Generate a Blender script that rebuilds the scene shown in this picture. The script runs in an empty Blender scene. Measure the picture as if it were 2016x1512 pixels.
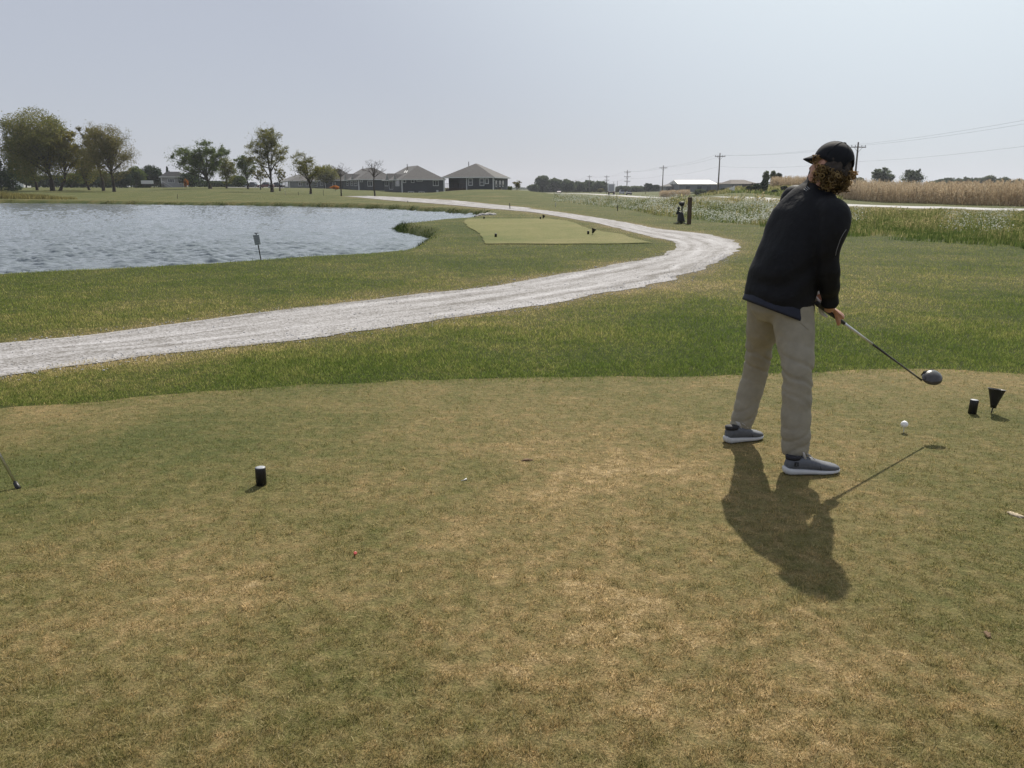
import bpy, bmesh, math, random
import numpy as np
from mathutils import Vector, Matrix, noise as mnoise
rng = np.random.default_rng(11); random.seed(11)
scene = bpy.context.scene
COL = scene.collection
R = math.radians
# ------------------------------------------------------------------ camera geometry
F = 1600.0; PITCH = math.atan(384/1600); CAMH = 1.45
CP, SP = math.cos(PITCH), math.sin(PITCH)
def ray(px, py):
    r = (px-1008)/F; u = (756-py)/F
    return r, CP+u*SP, -SP+u*CP
def at(px, py, Y):
    a, b, c = ray(px, py); s = Y/b
    return Vector((a*s, Y, CAMH+c*s))
def gp(px, py, z=0.0):
    a, b, c = ray(px, py); s = (z-CAMH)/c
    return Vector((a*s, b*s, z))
def pxof(p):
    x, y, z = p[0], p[1], p[2]-CAMH
    d = y*CP - z*SP; u = y*SP + z*CP
    return 1008+F*x/d, 756-F*u/d
SUN_AZ, SUN_EL = R(18), R(44)

# ------------------------------------------------------------------ tags
def tag(o, label=None, cat=None, group=None, kind=None):
    if label: o['label'] = label
    if cat: o['category'] = cat
    if group: o['group'] = group
    if kind: o['kind'] = kind
    return o
def empty(name, loc, rz=0.0):
    o = bpy.data.objects.new(name, None); COL.objects.link(o)
    o.location = loc; o.rotation_euler = (0, 0, rz); o.empty_display_size = .2
    return o
def thing(name, label, cat, loc=(0,0,0), rz=0.0, group=None):
    return tag(empty(name, loc, rz), label, cat, group)

# ------------------------------------------------------------------ mesh builder
class MB:
    def __init__(s): s.v = []; s.f = []; s.mi = []; s.cur = 0
    def add(s, verts, faces):
        o = len(s.v); s.v += [tuple(v) for v in verts]
        for f in faces: s.f.append(tuple(i+o for i in f)); s.mi.append(s.cur)
    def box(s, c, size, M=None):
        x, y, z = size[0]/2, size[1]/2, size[2]/2
        vs = [Vector(p) for p in ((-x,-y,-z),(x,-y,-z),(x,y,-z),(-x,y,-z),(-x,-y,z),(x,-y,z),(x,y,z),(-x,y,z))]
        if M is not None: vs = [M @ p for p in vs]
        c = Vector(c); vs = [p+c for p in vs]
        s.add(vs, [(3,2,1,0),(4,5,6,7),(0,1,5,4),(1,2,6,5),(2,3,7,6),(3,0,4,7)])
    def rings(s, rings, cap=True):
        n = len(rings[0]); vs = [p for r in rings for p in r]; fs = []
        for k in range(len(rings)-1):
            for i in range(n):
                j = (i+1) % n
                fs.append((k*n+i, k*n+j, (k+1)*n+j, (k+1)*n+i))
        if cap:
            fs.append(tuple(range(n-1, -1, -1))); b = (len(rings)-1)*n
            fs.append(tuple(range(b, b+n)))
        s.add(vs, fs)
    def tube(s, pts, radii, seg=8, cap=True):
        pts = [Vector(p) for p in pts]
        if not hasattr(radii, '__len__'): radii = [radii]*len(pts)
        t0 = (pts[1]-pts[0]).normalized()
        a = t0.orthogonal().normalized(); rs = []
        for k, p in enumerate(pts):
            if k == 0: t = pts[1]-pts[0]
            elif k == len(pts)-1: t = pts[-1]-pts[-2]
            else: t = pts[k+1]-pts[k-1]
            t.normalize(); a = (a - t*a.dot(t))
            a = a.normalized() if a.length > 1e-6 else t.orthogonal().normalized()
            b = t.cross(a)
            rs.append([p + (a*math.cos(2*math.pi*i/seg)+b*math.sin(2*math.pi*i/seg))*radii[k] for i in range(seg)])
        s.rings(rs, cap)
    def ell(s, secs, seg=24, n=2.0):
        rs = []
        for c, A, B in secs:
            ring = []
            for i in range(seg):
                t = 2*math.pi*i/seg; ct, st = math.cos(t), math.sin(t)
                e = 2.0/n
                ring.append(Vector(c)+Vector(A)*(abs(ct)**e*(1 if ct>=0 else -1))+Vector(B)*(abs(st)**e*(1 if st>=0 else -1)))
            rs.append(ring)
        s.rings(rs)
    def ball(s, c, A, B, Cc, nu=16, nv=10):
        c, A, B, Cc = Vector(c), Vector(A), Vector(B), Vector(Cc)
        rs = []
        for k in range(nv+1):
            e = -math.pi/2 + math.pi*k/nv; ce = max(math.cos(e), .02)
            rs.append([c + A*(ce*math.cos(2*math.pi*i/nu)) + B*(ce*math.sin(2*math.pi*i/nu)) + Cc*math.sin(e) for i in range(nu)])
        s.rings(rs)
    def lathe(s, prof, seg=20, c=(0,0,0)):
        c = Vector(c)
        s.rings([[c+Vector((r*math.cos(2*math.pi*i/seg), r*math.sin(2*math.pi*i/seg), z)) for i in range(seg)] for r, z in prof])
    def mesh(s, name):
        me = bpy.data.meshes.new(name); me.from_pydata(s.v, [], s.f)
        if any(s.mi): me.polygons.foreach_set('material_index', s.mi)
        return me
    def build(s, name, mats, parent=None, smooth=False, off=None):
        if off is not None:
            off = Vector(off); s.v = [tuple(Vector(v)-off) for v in s.v]
        me = s.mesh(name)
        return link(name, me, mats, parent, smooth)
def fixn(me):
    bm = bmesh.new(); bm.from_mesh(me); bmesh.ops.recalc_face_normals(bm, faces=bm.faces[:]); bm.to_mesh(me); bm.free()
def link(name, me, mats, parent=None, smooth=False, fix=True):
    if fix: fixn(me)
    for m in (mats if isinstance(mats, (list, tuple)) else [mats]): me.materials.append(m)
    if smooth: me.polygons.foreach_set('use_smooth', [True]*len(me.polygons))
    o = bpy.data.objects.new(name, me); COL.objects.link(o)
    if parent: o.parent = parent
    return o
def np_mesh(name, V, faces_n, mats, attrs=None, mi=None, parent=None, smooth=False):
    """V (N,3); faces_n: (nf,k) index array of one polygon size k"""
    V = np.asarray(V, np.float32); Fc = np.asarray(faces_n, np.int32)
    me = bpy.data.meshes.new(name); nf, k = Fc.shape
    me.vertices.add(len(V)); me.vertices.foreach_set('co', V.ravel())
    me.loops.add(nf*k); me.loops.foreach_set('vertex_index', Fc.ravel())
    me.polygons.add(nf); me.polygons.foreach_set('loop_start', np.arange(0, nf*k, k, dtype=np.int32))
    me.update(calc_edges=True)
    if attrs:
        for an, arr in attrs.items():
            a = me.attributes.new(an, 'FLOAT', 'POINT'); a.data.foreach_set('value', np.asarray(arr, np.float32))
    for m in (mats if isinstance(mats, (list, tuple)) else [mats]): me.materials.append(m)
    if mi is not None: me.polygons.foreach_set('material_index', np.asarray(mi, np.int32))
    if smooth: me.polygons.foreach_set('use_smooth', np.ones(nf, bool))
    me.validate()
    o = bpy.data.objects.new(name, me); COL.objects.link(o)
    if parent: o.parent = parent
    return o
def catmull(pts, n=6):
    P = [np.array(p, float) for p in pts]; P = [2*P[0]-P[1]]+P+[2*P[-1]-P[-2]]; out = []
    for i in range(1, len(P)-2):
        for k in range(n):
            t = k/n; a, b, c, d = P[i-1], P[i], P[i+1], P[i+2]
            out.append(.5*((2*b)+(c-a)*t+(2*a-5*b+4*c-d)*t*t+(3*b-a-3*c+d)*t**3))
    out.append(P[-2]); return out

# ------------------------------------------------------------------ materials
class N:
    def __init__(s, name):
        s.m = bpy.data.materials.new(name); s.m.use_nodes = True; s.t = s.m.node_tree; s.t.nodes.clear()
        s.out = s.t.nodes.new('ShaderNodeOutputMaterial')
    def n(s, t, **kw):
        nd = s.t.nodes.new(t)
        for k, v in kw.items():
            if k.startswith('i_'):
                nd.inputs[k[2:].replace('_', ' ')].default_value = v
            else: setattr(nd, k, v)
        return nd
    def l(s, a, b): s.t.links.new(a, b)
    def ramp(s, fac, stops):
        r = s.n('ShaderNodeValToRGB'); e = r.color_ramp.elements
        while len(e) < len(stops): e.new(.5)
        for el, (p, c) in zip(e, stops): el.position = p; el.color = (c[0], c[1], c[2], 1)
        s.l(fac, r.inputs[0]); return r.outputs[0]
    def math(s, op, a, b=None, c=None, clamp=False):
        m = s.n('ShaderNodeMath', operation=op, use_clamp=clamp)
        for i, x in enumerate((a, b, c)):
            if x is None: continue
            if isinstance(x, (int, float)): m.inputs[i].default_value = x
            else: s.l(x, m.inputs[i])
        return m.outputs[0]
    def noise(s, vec, scale, detail=3, rough=.55):
        nz = s.n('ShaderNodeTexNoise'); nz.inputs['Scale'].default_value = scale
        nz.inputs['Detail'].default_value = detail; nz.inputs['Roughness'].default_value = rough
        if vec is not None: s.l(vec, nz.inputs['Vector'])
        return nz.outputs['Fac']
    def scaled(s, vec, sc):
        m = s.n('ShaderNodeMapping'); m.inputs['Scale'].default_value = sc; s.l(vec, m.inputs['Vector']); return m.outputs[0]
    def bump(s, h, strength, dist):
        b = s.n('ShaderNodeBump'); b.inputs['Strength'].default_value = strength; b.inputs['Distance'].default_value = dist
        s.l(h, b.inputs['Height']); return b.outputs[0]
    def mix(s, fac, a, b, mode='MIX'):
        m = s.n('ShaderNodeMix', data_type='RGBA', blend_type=mode)
        if isinstance(fac, (int, float)): m.inputs[0].default_value = fac
        else: s.l(fac, m.inputs[0])
        for i, x in ((6, a), (7, b)):
            if isinstance(x, tuple): m.inputs[i].default_value = (*x[:3], 1)
            else: s.l(x, m.inputs[i])
        return m.outputs[2]
def pm(name, col, rough=.7, var=.2, scale=8, bump=0, bscale=None, metal=0, spec=.4, vec='Object', stretch=None, sheen=0, coat=0):
    m = N(name); tc = m.n('ShaderNodeTexCoord'); v = tc.outputs[vec]
    if stretch: v = m.scaled(v, stretch)
    nz = m.noise(v, scale, 4)
    lo = tuple(c*(1-var) for c in col); hi = tuple(min(1, c*(1+var)) for c in col)
    p = m.n('ShaderNodeBsdfPrincipled'); p.inputs['Roughness'].default_value = rough; p.inputs['Metallic'].default_value = metal
    p.inputs['Specular IOR Level'].default_value = spec
    if sheen: p.inputs['Sheen Weight'].default_value = sheen
    if coat: p.inputs['Coat Weight'].default_value = coat
    m.l(m.ramp(nz, [(.3, lo), (.7, hi)]), p.inputs['Base Color'])
    if bump:
        m.l(m.bump(m.noise(v, bscale or scale*6, 4), .6, bump), p.inputs['Normal'])
    m.l(p.outputs[0], m.out.inputs[0]); return m.m
def leafmat(name, cols, trans=.5, rough=.6):
    m = N(name); g = m.n('ShaderNodeNewGeometry')
    tc = m.n('ShaderNodeTexCoord')
    f = m.math('ADD', m.math('MULTIPLY', g.outputs['Random Per Island'], .55), m.math('MULTIPLY', m.noise(tc.outputs['Object'], .45, 2), .45))
    k = len(cols); c = m.ramp(f, [(.1+.8*i/(k-1), cc) for i, cc in enumerate(cols)])
    d = m.n('ShaderNodeBsdfDiffuse'); t = m.n('ShaderNodeBsdfTranslucent'); x = m.n('ShaderNodeMixShader')
    x.inputs[0].default_value = trans
    m.l(c, d.inputs[0]); m.l(c, t.inputs[0]); m.l(d.outputs[0], x.inputs[1]); m.l(t.outputs[0], x.inputs[2])
    m.l(x.outputs[0], m.out.inputs[0]); return m.m
def turfmat(name, stops, blade, trans=.3, amp=.5, bumpd=.012, gain=1.0):
    """turf colour from the 'dry' attribute and world-space noise; blades and sheet share it"""
    m = N(name); g = m.n('ShaderNodeNewGeometry'); P = g.outputs['Position']
    a = m.n('ShaderNodeAttribute', attribute_name='dry')
    n1 = m.noise(P, .35, 3); n2 = m.noise(P, 2.1, 4, .6); n3 = m.noise(P, 11, 4, .65)
    s = m.math('ADD', m.math('MULTIPLY', m.math('SUBTRACT', n1, .5), .9), m.math('MULTIPLY', m.math('SUBTRACT', n2, .5), .65))
    s = m.math('ADD', s, m.math('MULTIPLY', m.math('SUBTRACT', n3, .5), .8))
    s = m.math('MULTIPLY', s, amp*2)
    fine = m.math('SUBTRACT', g.outputs['Random Per Island'] if blade else m.noise(P, 160, 3, .7), .5)
    s = m.math('ADD', s, m.math('MULTIPLY', fine, .45 if blade else .8))
    f = m.math('ADD', s, a.outputs['Fac'], clamp=True)
    c = m.ramp(f, stops)
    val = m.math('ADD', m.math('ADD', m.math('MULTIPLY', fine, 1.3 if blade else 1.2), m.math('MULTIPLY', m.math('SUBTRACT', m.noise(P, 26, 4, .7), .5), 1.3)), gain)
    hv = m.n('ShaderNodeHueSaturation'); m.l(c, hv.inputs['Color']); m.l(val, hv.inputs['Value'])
    c = hv.outputs[0]
    if blade:
        d = m.n('ShaderNodeBsdfDiffuse'); t = m.n('ShaderNodeBsdfTranslucent'); x = m.n('ShaderNodeMixShader'); x.inputs[0].default_value = trans
        m.l(c, d.inputs[0]); m.l(c, t.inputs[0]); m.l(d.outputs[0], x.inputs[1]); m.l(t.outputs[0], x.inputs[2])
        m.l(x.outputs[0], m.out.inputs[0])
    else:
        p = m.n('ShaderNodeBsdfPrincipled'); p.inputs['Roughness'].default_value = .9; p.inputs['Specular IOR Level'].default_value = .1
        m.l(c, p.inputs['Base Color'])
        h = m.math('ADD', m.noise(P, 120, 3, .7), m.math('MULTIPLY', m.noise(P, 22, 2), 1.2))
        m.l(m.bump(h, .9, bumpd), p.inputs['Normal']); m.l(p.outputs[0], m.out.inputs[0])
    return m.m
TEE_STOPS = [(0, (.083,.093,.030)), (.3, (.124,.116,.043)), (.6, (.180,.146,.064)), (.8,(.24,.175,.082)), (1, (.38,.29,.16))]
ROUGH_STOPS = [(0, (.056,.080,.017)), (.35, (.096,.112,.030)), (.7, (.165,.150,.055)), (1, (.26,.21,.11))]
M = {}
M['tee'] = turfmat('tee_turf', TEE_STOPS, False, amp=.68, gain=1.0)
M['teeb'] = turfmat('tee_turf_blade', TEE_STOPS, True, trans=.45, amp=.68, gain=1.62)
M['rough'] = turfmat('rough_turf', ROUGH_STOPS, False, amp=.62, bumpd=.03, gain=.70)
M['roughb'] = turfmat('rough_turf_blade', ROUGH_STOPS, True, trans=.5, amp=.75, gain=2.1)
M['bark'] = pm('bark', (.045,.036,.028), .95, .4, 6, .02)
M['barkgrey'] = pm('grey_bark', (.07,.06,.052), .95, .3, 6, .02)
M['leaf_olive'] = leafmat('leaf_olive', [(.075,.09,.025), (.15,.155,.042), (.25,.22,.07)])
M['leaf_green'] = leafmat('leaf_green', [(.045,.07,.022), (.09,.125,.036), (.16,.18,.055)])
M['leaf_yellow'] = leafmat('leaf_yellow', [(.10,.105,.022), (.19,.17,.032), (.30,.24,.045)])
M['leaf_rust'] = leafmat('leaf_thin_brown', [(.09,.09,.032), (.155,.145,.05), (.23,.185,.075)])
M['leaf_dark'] = leafmat('leaf_evergreen', [(.022,.038,.02), (.04,.06,.03), (.065,.085,.04)], .3)
M['leaf_far'] = leafmat('leaf_far', [(.055,.078,.048), (.095,.12,.07), (.14,.16,.09)])
M['leaf_orange'] = leafmat('leaf_orange', [(.25,.09,.02), (.4,.15,.03), (.5,.22,.05)])
M['black'] = pm('black_plastic', (.012,.012,.013), .45, .2, 30, spec=.4)
M['palegrey'] = pm('pale_grey', (.28,.29,.31), .5, .1, 40)
M['steel'] = pm('brushed_steel', (.55,.56,.58), .28, .08, 60, metal=1)
M['white'] = pm('white_paint', (.75,.75,.74), .5, .05, 10)
M['wood'] = pm('weathered_post_wood', (.075,.050,.034), .85, .35, 5, .006, vec='Object', stretch=(6,6,.6))
M['polewood'] = pm('utility_pole_wood', (.13,.115,.10), .9, .25, 4, .01, stretch=(4,4,.4))

# ------------------------------------------------------------------ world, sun, camera
w = bpy.data.worlds.new("World"); scene.world = w; w.use_nodes = True
nt = w.node_tree; nt.nodes.clear()
wo = nt.nodes.new('ShaderNodeOutputWorld'); bg = nt.nodes.new('ShaderNodeBackground'); sk = nt.nodes.new('ShaderNodeTexSky')
sk.sky_type = 'NISHITA'; sk.sun_disc = False; sk.sun_elevation = SUN_EL; sk.sun_rotation = SUN_AZ
sk.air_density = 1.0; sk.dust_density = 1.0; sk.ozone_density = 2.0; sk.altitude = 200
mx = nt.nodes.new('ShaderNodeMix'); mx.data_type = 'RGBA'; mx.inputs[0].default_value = .88
mx.inputs[7].default_value = (4.70, 4.95, 5.65, 1)          # thin even high haze over the clear-sky model
nt.links.new(sk.outputs[0], mx.inputs[6])
# the hazy sky brightens towards the sun
wt = nt.nodes.new('ShaderNodeTexCoord'); dp_ = nt.nodes.new('ShaderNodeVectorMath'); dp_.operation = 'DOT_PRODUCT'; nt.links.new(wt.outputs['Generated'], dp_.inputs[0])
dp_.inputs[1].default_value = (math.sin(SUN_AZ+.22)*math.cos(SUN_EL), math.cos(SUN_AZ+.22)*math.cos(SUN_EL), math.sin(SUN_EL))
rp_ = nt.nodes.new('ShaderNodeMapRange'); rp_.interpolation_type = 'SMOOTHSTEP'; nt.links.new(dp_.outputs['Value'], rp_.inputs[0])
rp_.inputs[1].default_value = .62; rp_.inputs[2].default_value = 1.0; rp_.inputs[3].default_value = 0.0; rp_.inputs[4].default_value = 1.0
gl_ = nt.nodes.new('ShaderNodeMix'); gl_.data_type = 'RGBA'; nt.links.new(rp_.outputs[0], gl_.inputs[0]); nt.links.new(mx.outputs[2], gl_.inputs[6]); gl_.inputs[7].default_value = (8.6, 9.6, 10.0, 1)
nt.links.new(gl_.outputs[2], bg.inputs[0]); bg.inputs[1].default_value = .088
nt.links.new(bg.outputs[0], wo.inputs[0])
sl = bpy.data.lights.new('sun', 'SUN'); sl.energy = 5.0; sl.angle = R(.6); sl.color = (1, .93, .82)
so = bpy.data.objects.new('sun', sl); COL.objects.link(so)
S = Vector((math.sin(SUN_AZ)*math.cos(SUN_EL), math.cos(SUN_AZ)*math.cos(SUN_EL), math.sin(SUN_EL)))
so.rotation_euler = S.to_track_quat('Z', 'Y').to_euler(); so.location = S*50
cam = bpy.data.cameras.new('camera'); co = bpy.data.objects.new('camera', cam); COL.objects.link(co)
co.location = (0, 0, CAMH); co.rotation_euler = (math.pi/2-PITCH, 0, 0)
cam.sensor_width = 36; cam.lens = 36*F/2016; cam.clip_end = 6000; cam.clip_start = .05
scene.camera = co
vs = scene.view_settings; vs.view_transform = 'Standard'; vs.look = 'None'; vs.exposure = .24; vs.gamma = 1

# ------------------------------------------------------------------ terrain function
ZW = -0.35
def zpy(py, Y): return CAMH - Y*(py-372)/1692
ctl = []   # (X, Y, z)
def cpx(px, Y, z): ctl.append(((px-1008)/1645*Y, Y, z))
for px in (-1200, -600, -200, 200, 600, 1000, 1300, 1600, 2000, 2600, 3200):
    for Y in (3, 6, 12, 20, 28, 38): cpx(px, Y, 0 if not (px > 1900 and Y > 25) else -.05)
for px, Y, z in [(-900,60,0),(-900,110,.2),(-900,170,1.1),(-900,300,2),(0,55,-.1),(0,80,-.1),(300,60,-.1),(300,80,-.1),(600,60,-.05),(800,60,-.05),
                 (0,115,0),(0,140,.5),(0,170,zpy(375,170)),(0,250,zpy(369,250)),(0,400,2.6),
                 (120,115,0),(120,170,zpy(375,170)),(120,250,zpy(369,250)),
                 (250,108,-.05),(250,135,.45),(250,170,zpy(376,170)),(250,240,1.8),
                 (400,105,-.02),(400,140,.75),(400,190,zpy(371,190)),(400,260,2.1),(400,400,2.6),
                 (535,100,0),(535,130,.7),(535,165,zpy(376.5,165)),(535,250,1.9),
                 (612,95,.05),(612,140,zpy(383.5,140)),(612,180,1.0),(612,250,1.7),(612,400,2.4),
                 (700,90,.05),(700,122,zpy(386,122)),(700,160,.65),(700,200,.95),(700,260,1.5),
                 (790,85,.05),(790,120,.42),(790,160,.5),(790,198,.42),(790,260,1.2),(790,400,2),
                 (870,75,0),(870,110,.42),(870,150,.5),(870,180,.45),(870,260,1),
                 (930,70,.0),(930,100,.75),(930,120,zpy(377.5,120)),(930,150,.9),(930,190,.8),
                 (975,70,.05),(975,100,.85),(975,120,zpy(375.6,120)),(975,150,1.0),(975,200,.5),
                 (1015,70,.05),(1015,100,.7),(1015,120,zpy(377,120)),(1015,160,.3),(1015,250,-.3),
                 (1060,65,.0),(1060,100,.35),(1060,130,.45),(1060,180,-.3),(1060,300,-.7),(1060,410,-.65),(1060,560,0),
                 (1150,60,0),(1150,100,.0),(1150,140,-.25),(1150,220,-.8),(1150,360,-.5),(1150,560,0),
                 (1215,60,-.05),(1215,120,-.35),(1215,220,-1.0),(1215,310,-1.1),(1215,420,-.6),(1215,700,.3),
                 (1300,55,-.1),(1300,100,-.5),(1300,160,-.9),(1300,224,-1.07),(1300,300,-.6),(1300,500,.2),
                 (1400,50,-.1),(1400,90,-.55),(1400,150,-.8),(1400,190,-.45),(1400,260,-.2),(1400,400,.3),
                 (1500,48,-.1),(1500,80,-.45),(1500,125,-.75),(1500,150,-.4),(1500,165,1.2),(1500,180,3.0),(1500,210,3.2),(1500,400,1.5),
                 (1600,45,-.1),(1600,70,-.35),(1600,110,-.6),(1600,140,-.2),(1600,165,2.3),(1600,200,2.7),(1600,400,1.6),
                 (1700,45,-.1),(1700,70,-.3),(1700,95,-.5),(1700,115,-.45),(1700,150,.6),(1700,200,1.2),(1700,400,1.5),
                 (1850,45,-.08),(1850,75,-.3),(1850,95,-.35),(1850,130,.0),(1850,200,.6),(1850,400,1.2),
                 (2016,45,-.05),(2016,65,-.2),(2016,80,-.25),(2016,130,.0),(2016,250,.6),(2016,400,1),
                 (2600,45,0),(2600,70,0),(2600,130,.1),(2600,300,.6),
                 (-900,800,3),(0,800,3),(600,800,2.5),(1000,800,.6),(1400,800,.8),(2000,800,1.2),(2600,800,1.2),
                 (0,2000,2),(1000,2000,1),(2000,2000,1)]:
    cpx(px, Y, z)
ctl = np.array(ctl)
def uv(X, Y):
    Yc = np.maximum(Y, 4.0)
    u = np.clip(X/Yc*1645, -2300, 2300)
    return u, np.log(Yc)*430
CU, CV = uv(ctl[:,0], ctl[:,1])
def land(X, Y):
    X = np.atleast_1d(np.asarray(X, float)); Y = np.atleast_1d(np.asarray(Y, float))
    out = np.zeros(len(X))
    for a in range(0, len(X), 40000):
        u, v = uv(X[a:a+40000], Y[a:a+40000])
        d2 = ((u[:,None]-CU)/1.0)**2 + ((v[:,None]-CV)*.85)**2
        d2m = d2.min(1, keepdims=True)
        wgt = np.exp(-(d2-d2m)/(2*58**2)); wgt *= np.exp(-np.minimum(d2, 1e6)/(2*400**2))+1e-12
        out[a:a+40000] = (wgt*ctl[:,2]).sum(1)/wgt.sum(1)
    # the near tee stays level
    k = np.clip((Y-22)/14, 0, 1); out = out*np.where(Y < 36, k, 1)
    md = np.exp(-((X+3.5)/9.5)**2-((Y-118)/17.0)**2)          # grassy mound in front of the end house
    return out*(1-.75*md)+1.22*md*.95
lake_px = [(-900,585,-.05),(-400,562,-.05),(0,538,-.05),(100,532,-.05),(250,525,-.05),(400,518,-.05),(514,511.5,-.05),(600,506,-.05),(700,500.5,-.05),(765,494.5,-.05),
           (805,487,-.1),(830,478,-.25),(836,470,ZW),(818,464,ZW),(790,458,ZW),(770,451,ZW),(772,446,-.25),(795,440,-.1),(850,434,-.08),(905,430.5,-.08),
           (938,428,-.15),(950,425,ZW),(930,422.5,ZW),(880,418.5,ZW),(820,414.5,ZW),(700,409,ZW),(600,407,ZW),(500,405.2,ZW),(380,404,ZW),(250,402,ZW),(120,400.8,ZW),(0,400,ZW),(-300,398.5,ZW),(-900,397.5,ZW)]
LAKE = np.array([gp(*p)[:2] for p in lake_px])
lw = []
for i in range(len(LAKE)):                      # subdivide with small irregular wander
    a, b = LAKE[i], LAKE[(i+1) % len(LAKE)]; n = max(1, int(np.hypot(*(b-a))/1.6)); n = min(n, 40)
    for k in range(n):
        p = a+(b-a)*k/n; q = mnoise.noise(Vector((p[0]*.35, p[1]*.35, 0)))*.35+mnoise.noise(Vector((p[0]*1.3, p[1]*1.3, 3)))*.15
        t = (b-a)/np.hypot(*(b-a)); lw.append(p+np.array([-t[1], t[0]])*q)
LAKE = np.array(lw)
def wobble(P, step, amp, fr=1.0, seed=0, closed=True):
    out = []
    for i in range(len(P) if closed else len(P)-1):
        a, b = np.array(P[i]), np.array(P[(i+1) % len(P)]); n = max(1, int(np.hypot(*(b-a))/step)); t = (b-a)/(np.hypot(*(b-a))+1e-9)
        for k in range(n):
            p = a+(b-a)*k/n; q = mnoise.fractal(Vector((p[0]*fr, p[1]*fr, seed)), 1.0, 2.0, 4); out.append(p+np.array([-t[1], t[0]])*q*amp)
    return np.array(out)
def inpoly(X, Y, P):
    ins = np.zeros(len(X), bool); j = len(P)-1
    for i in range(len(P)):
        xi, yi = P[i]; xj, yj = P[j]
        c = ((yi > Y) != (yj > Y)) & (X < (xj-xi)*(Y-yi)/((yj-yi)+1e-12)+xi); ins ^= c; j = i
    return ins
def polydist(X, Y, P, closed=True):
    d = np.full(len(X), 1e9)
    for i in range(len(P)-(0 if closed else 1)):
        a = P[i]; b = P[(i+1) % len(P)]; ab = b-a; L = (ab**2).sum()+1e-12
        t = np.clip(((X-a[0])*ab[0]+(Y-a[1])*ab[1])/L, 0, 1)
        d = np.minimum(d, (X-a[0]-t*ab[0])**2+(Y-a[1]-t*ab[1])**2)
    return np.sqrt(d)
def terrain(X, Y):
    X = np.atleast_1d(np.asarray(X, float)); Y = np.atleast_1d(np.asarray(Y, float))
    z = land(X, Y)
    near = (X < 6) & (Y > 8) & (Y < 130)
    if near.any():
        xs, ys = X[near], Y[near]
        d = polydist(xs, ys, LAKE); d = np.where(inpoly(xs, ys, LAKE), -d, d)
        t = np.clip((d+.7)/(1.3+.0), 0, 1); s = t*t*(3-2*t); zb = -.85
        z[near] = zb+(np.maximum(z[near], -.12)-zb)*s
    return z
def tz(x, y): return float(terrain([x], [y])[0])
def onground(px, py, z0=0.0):
    p = gp(px, py, z0)
    for _ in range(6):
        z = tz(p.x, p.y); p = gp(px, py, min(z, 1.2))
    return p

# ------------------------------------------------------------------ polygons on the ground
def gpoly(pts): return np.array([gp(*p)[:2] for p in pts])
TEE = gpoly([(-300,835),(0,806),(120,797),(250,785),(400,773),(520,764),(660,757),(800,750),(1000,743),(1150,743),(1300,743),(1450,740),(1640,731),(1760,726),(1860,726),(2016,737),(2300,760)])
TEE = wobble(TEE, .05, .055, 2.2, 3, False)
TEE = np.vstack([TEE, [[9, 1.0], [9, -4], [-9, -4], [-9, 3.0]]])
TEE2 = gpoly([(914,431),(957,480.5),(1050,481),(1180,481),(1282,479),(1262,470),(1215,462),(1172,453.5),(1140,443),(1112,434.5),(1080,431)])
TEE2 = wobble(wobble(TEE2, 1.6, .25, .35, 4), .25, .10, 1.2, 5)
outer = [(-2600,1095),(-1400,940),(-700,842),(-200,773),(0,745),(200,715),(400,690),(600,668),(800,640),(1000,610),(1097,595),(1248,568),(1304,556),(1361,538),(1410,518),(1440,502),(1455,488),(1452,478),(1430,470),(1380,459.5),(1300,451),(1240,440),(1172,428.5),(1100,418),(1044,411.5)]
inner = [(-2600,905),(-1400,806),(-700,742),(-200,698),(0,678),(200,657),(400,631),(600,605),(800,583),(1000,559),(1097,541),(1191,526),(1285,507),(1310,499),(1322,493),(1329,486),(1330,480),(1318,474),(1285,467),(1240,456),(1172,439),(1100,426.5),(1044,418)]
farc = [(1000,62.5),(955,69),(908,76),(855,84),(800,93),(760,102),(730,111),(700,120)]
def resample(P, n):
    P = np.array(P, float); d = np.r_[0, np.cumsum(np.hypot(*np.diff(P, axis=0).T))]
    t = np.linspace(0, d[-1], n); return np.c_[np.interp(t, d, P[:,0]), np.interp(t, d, P[:,1])]
fc_ = np.array([((px-1008)/1645*Y, Y) for px, Y in farc]); ft_ = np.gradient(fc_, axis=0); ft_ /= np.hypot(*ft_.T)[:,None]; fn_ = np.c_[ft_[:,1], -ft_[:,0]]
def curve_world(pts, sgn):
    W = [onground(px, py)[:2] for px, py in pts]+[tuple(p) for p in fc_+fn_*1.75*sgn]
    return np.array(catmull(W, 10))
oc = curve_world(outer, 1); ic = curve_world(inner, -1)
NP_ = 1500
# parametrise the two edges by apex-aware lengths
def split_param(c, k, n1, n2):
    i = k*10; return np.vstack([resample(c[:i+1], n1)[:-1], resample(c[i:], n2)])
OE = split_param(oc, 16, 1100, 600); IE = split_param(ic, 15, 1100, 600)
jit = np.array([[mnoise.fractal(Vector((p[0]*1.1, p[1]*1.1, s)), 1.0, 2.0, 5) for p in E] for s, E in ((0, OE), (9, IE))])
dirv = (OE-IE); wid = np.hypot(*dirv.T)[:,None]; dirv = dirv/wid
OE = OE+dirv*(jit[0]*.12)[:,None]; IE = IE-dirv*(jit[1]*.10)[:,None]
PATH = np.vstack([OE[::4], IE[::-1][::4]])

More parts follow.
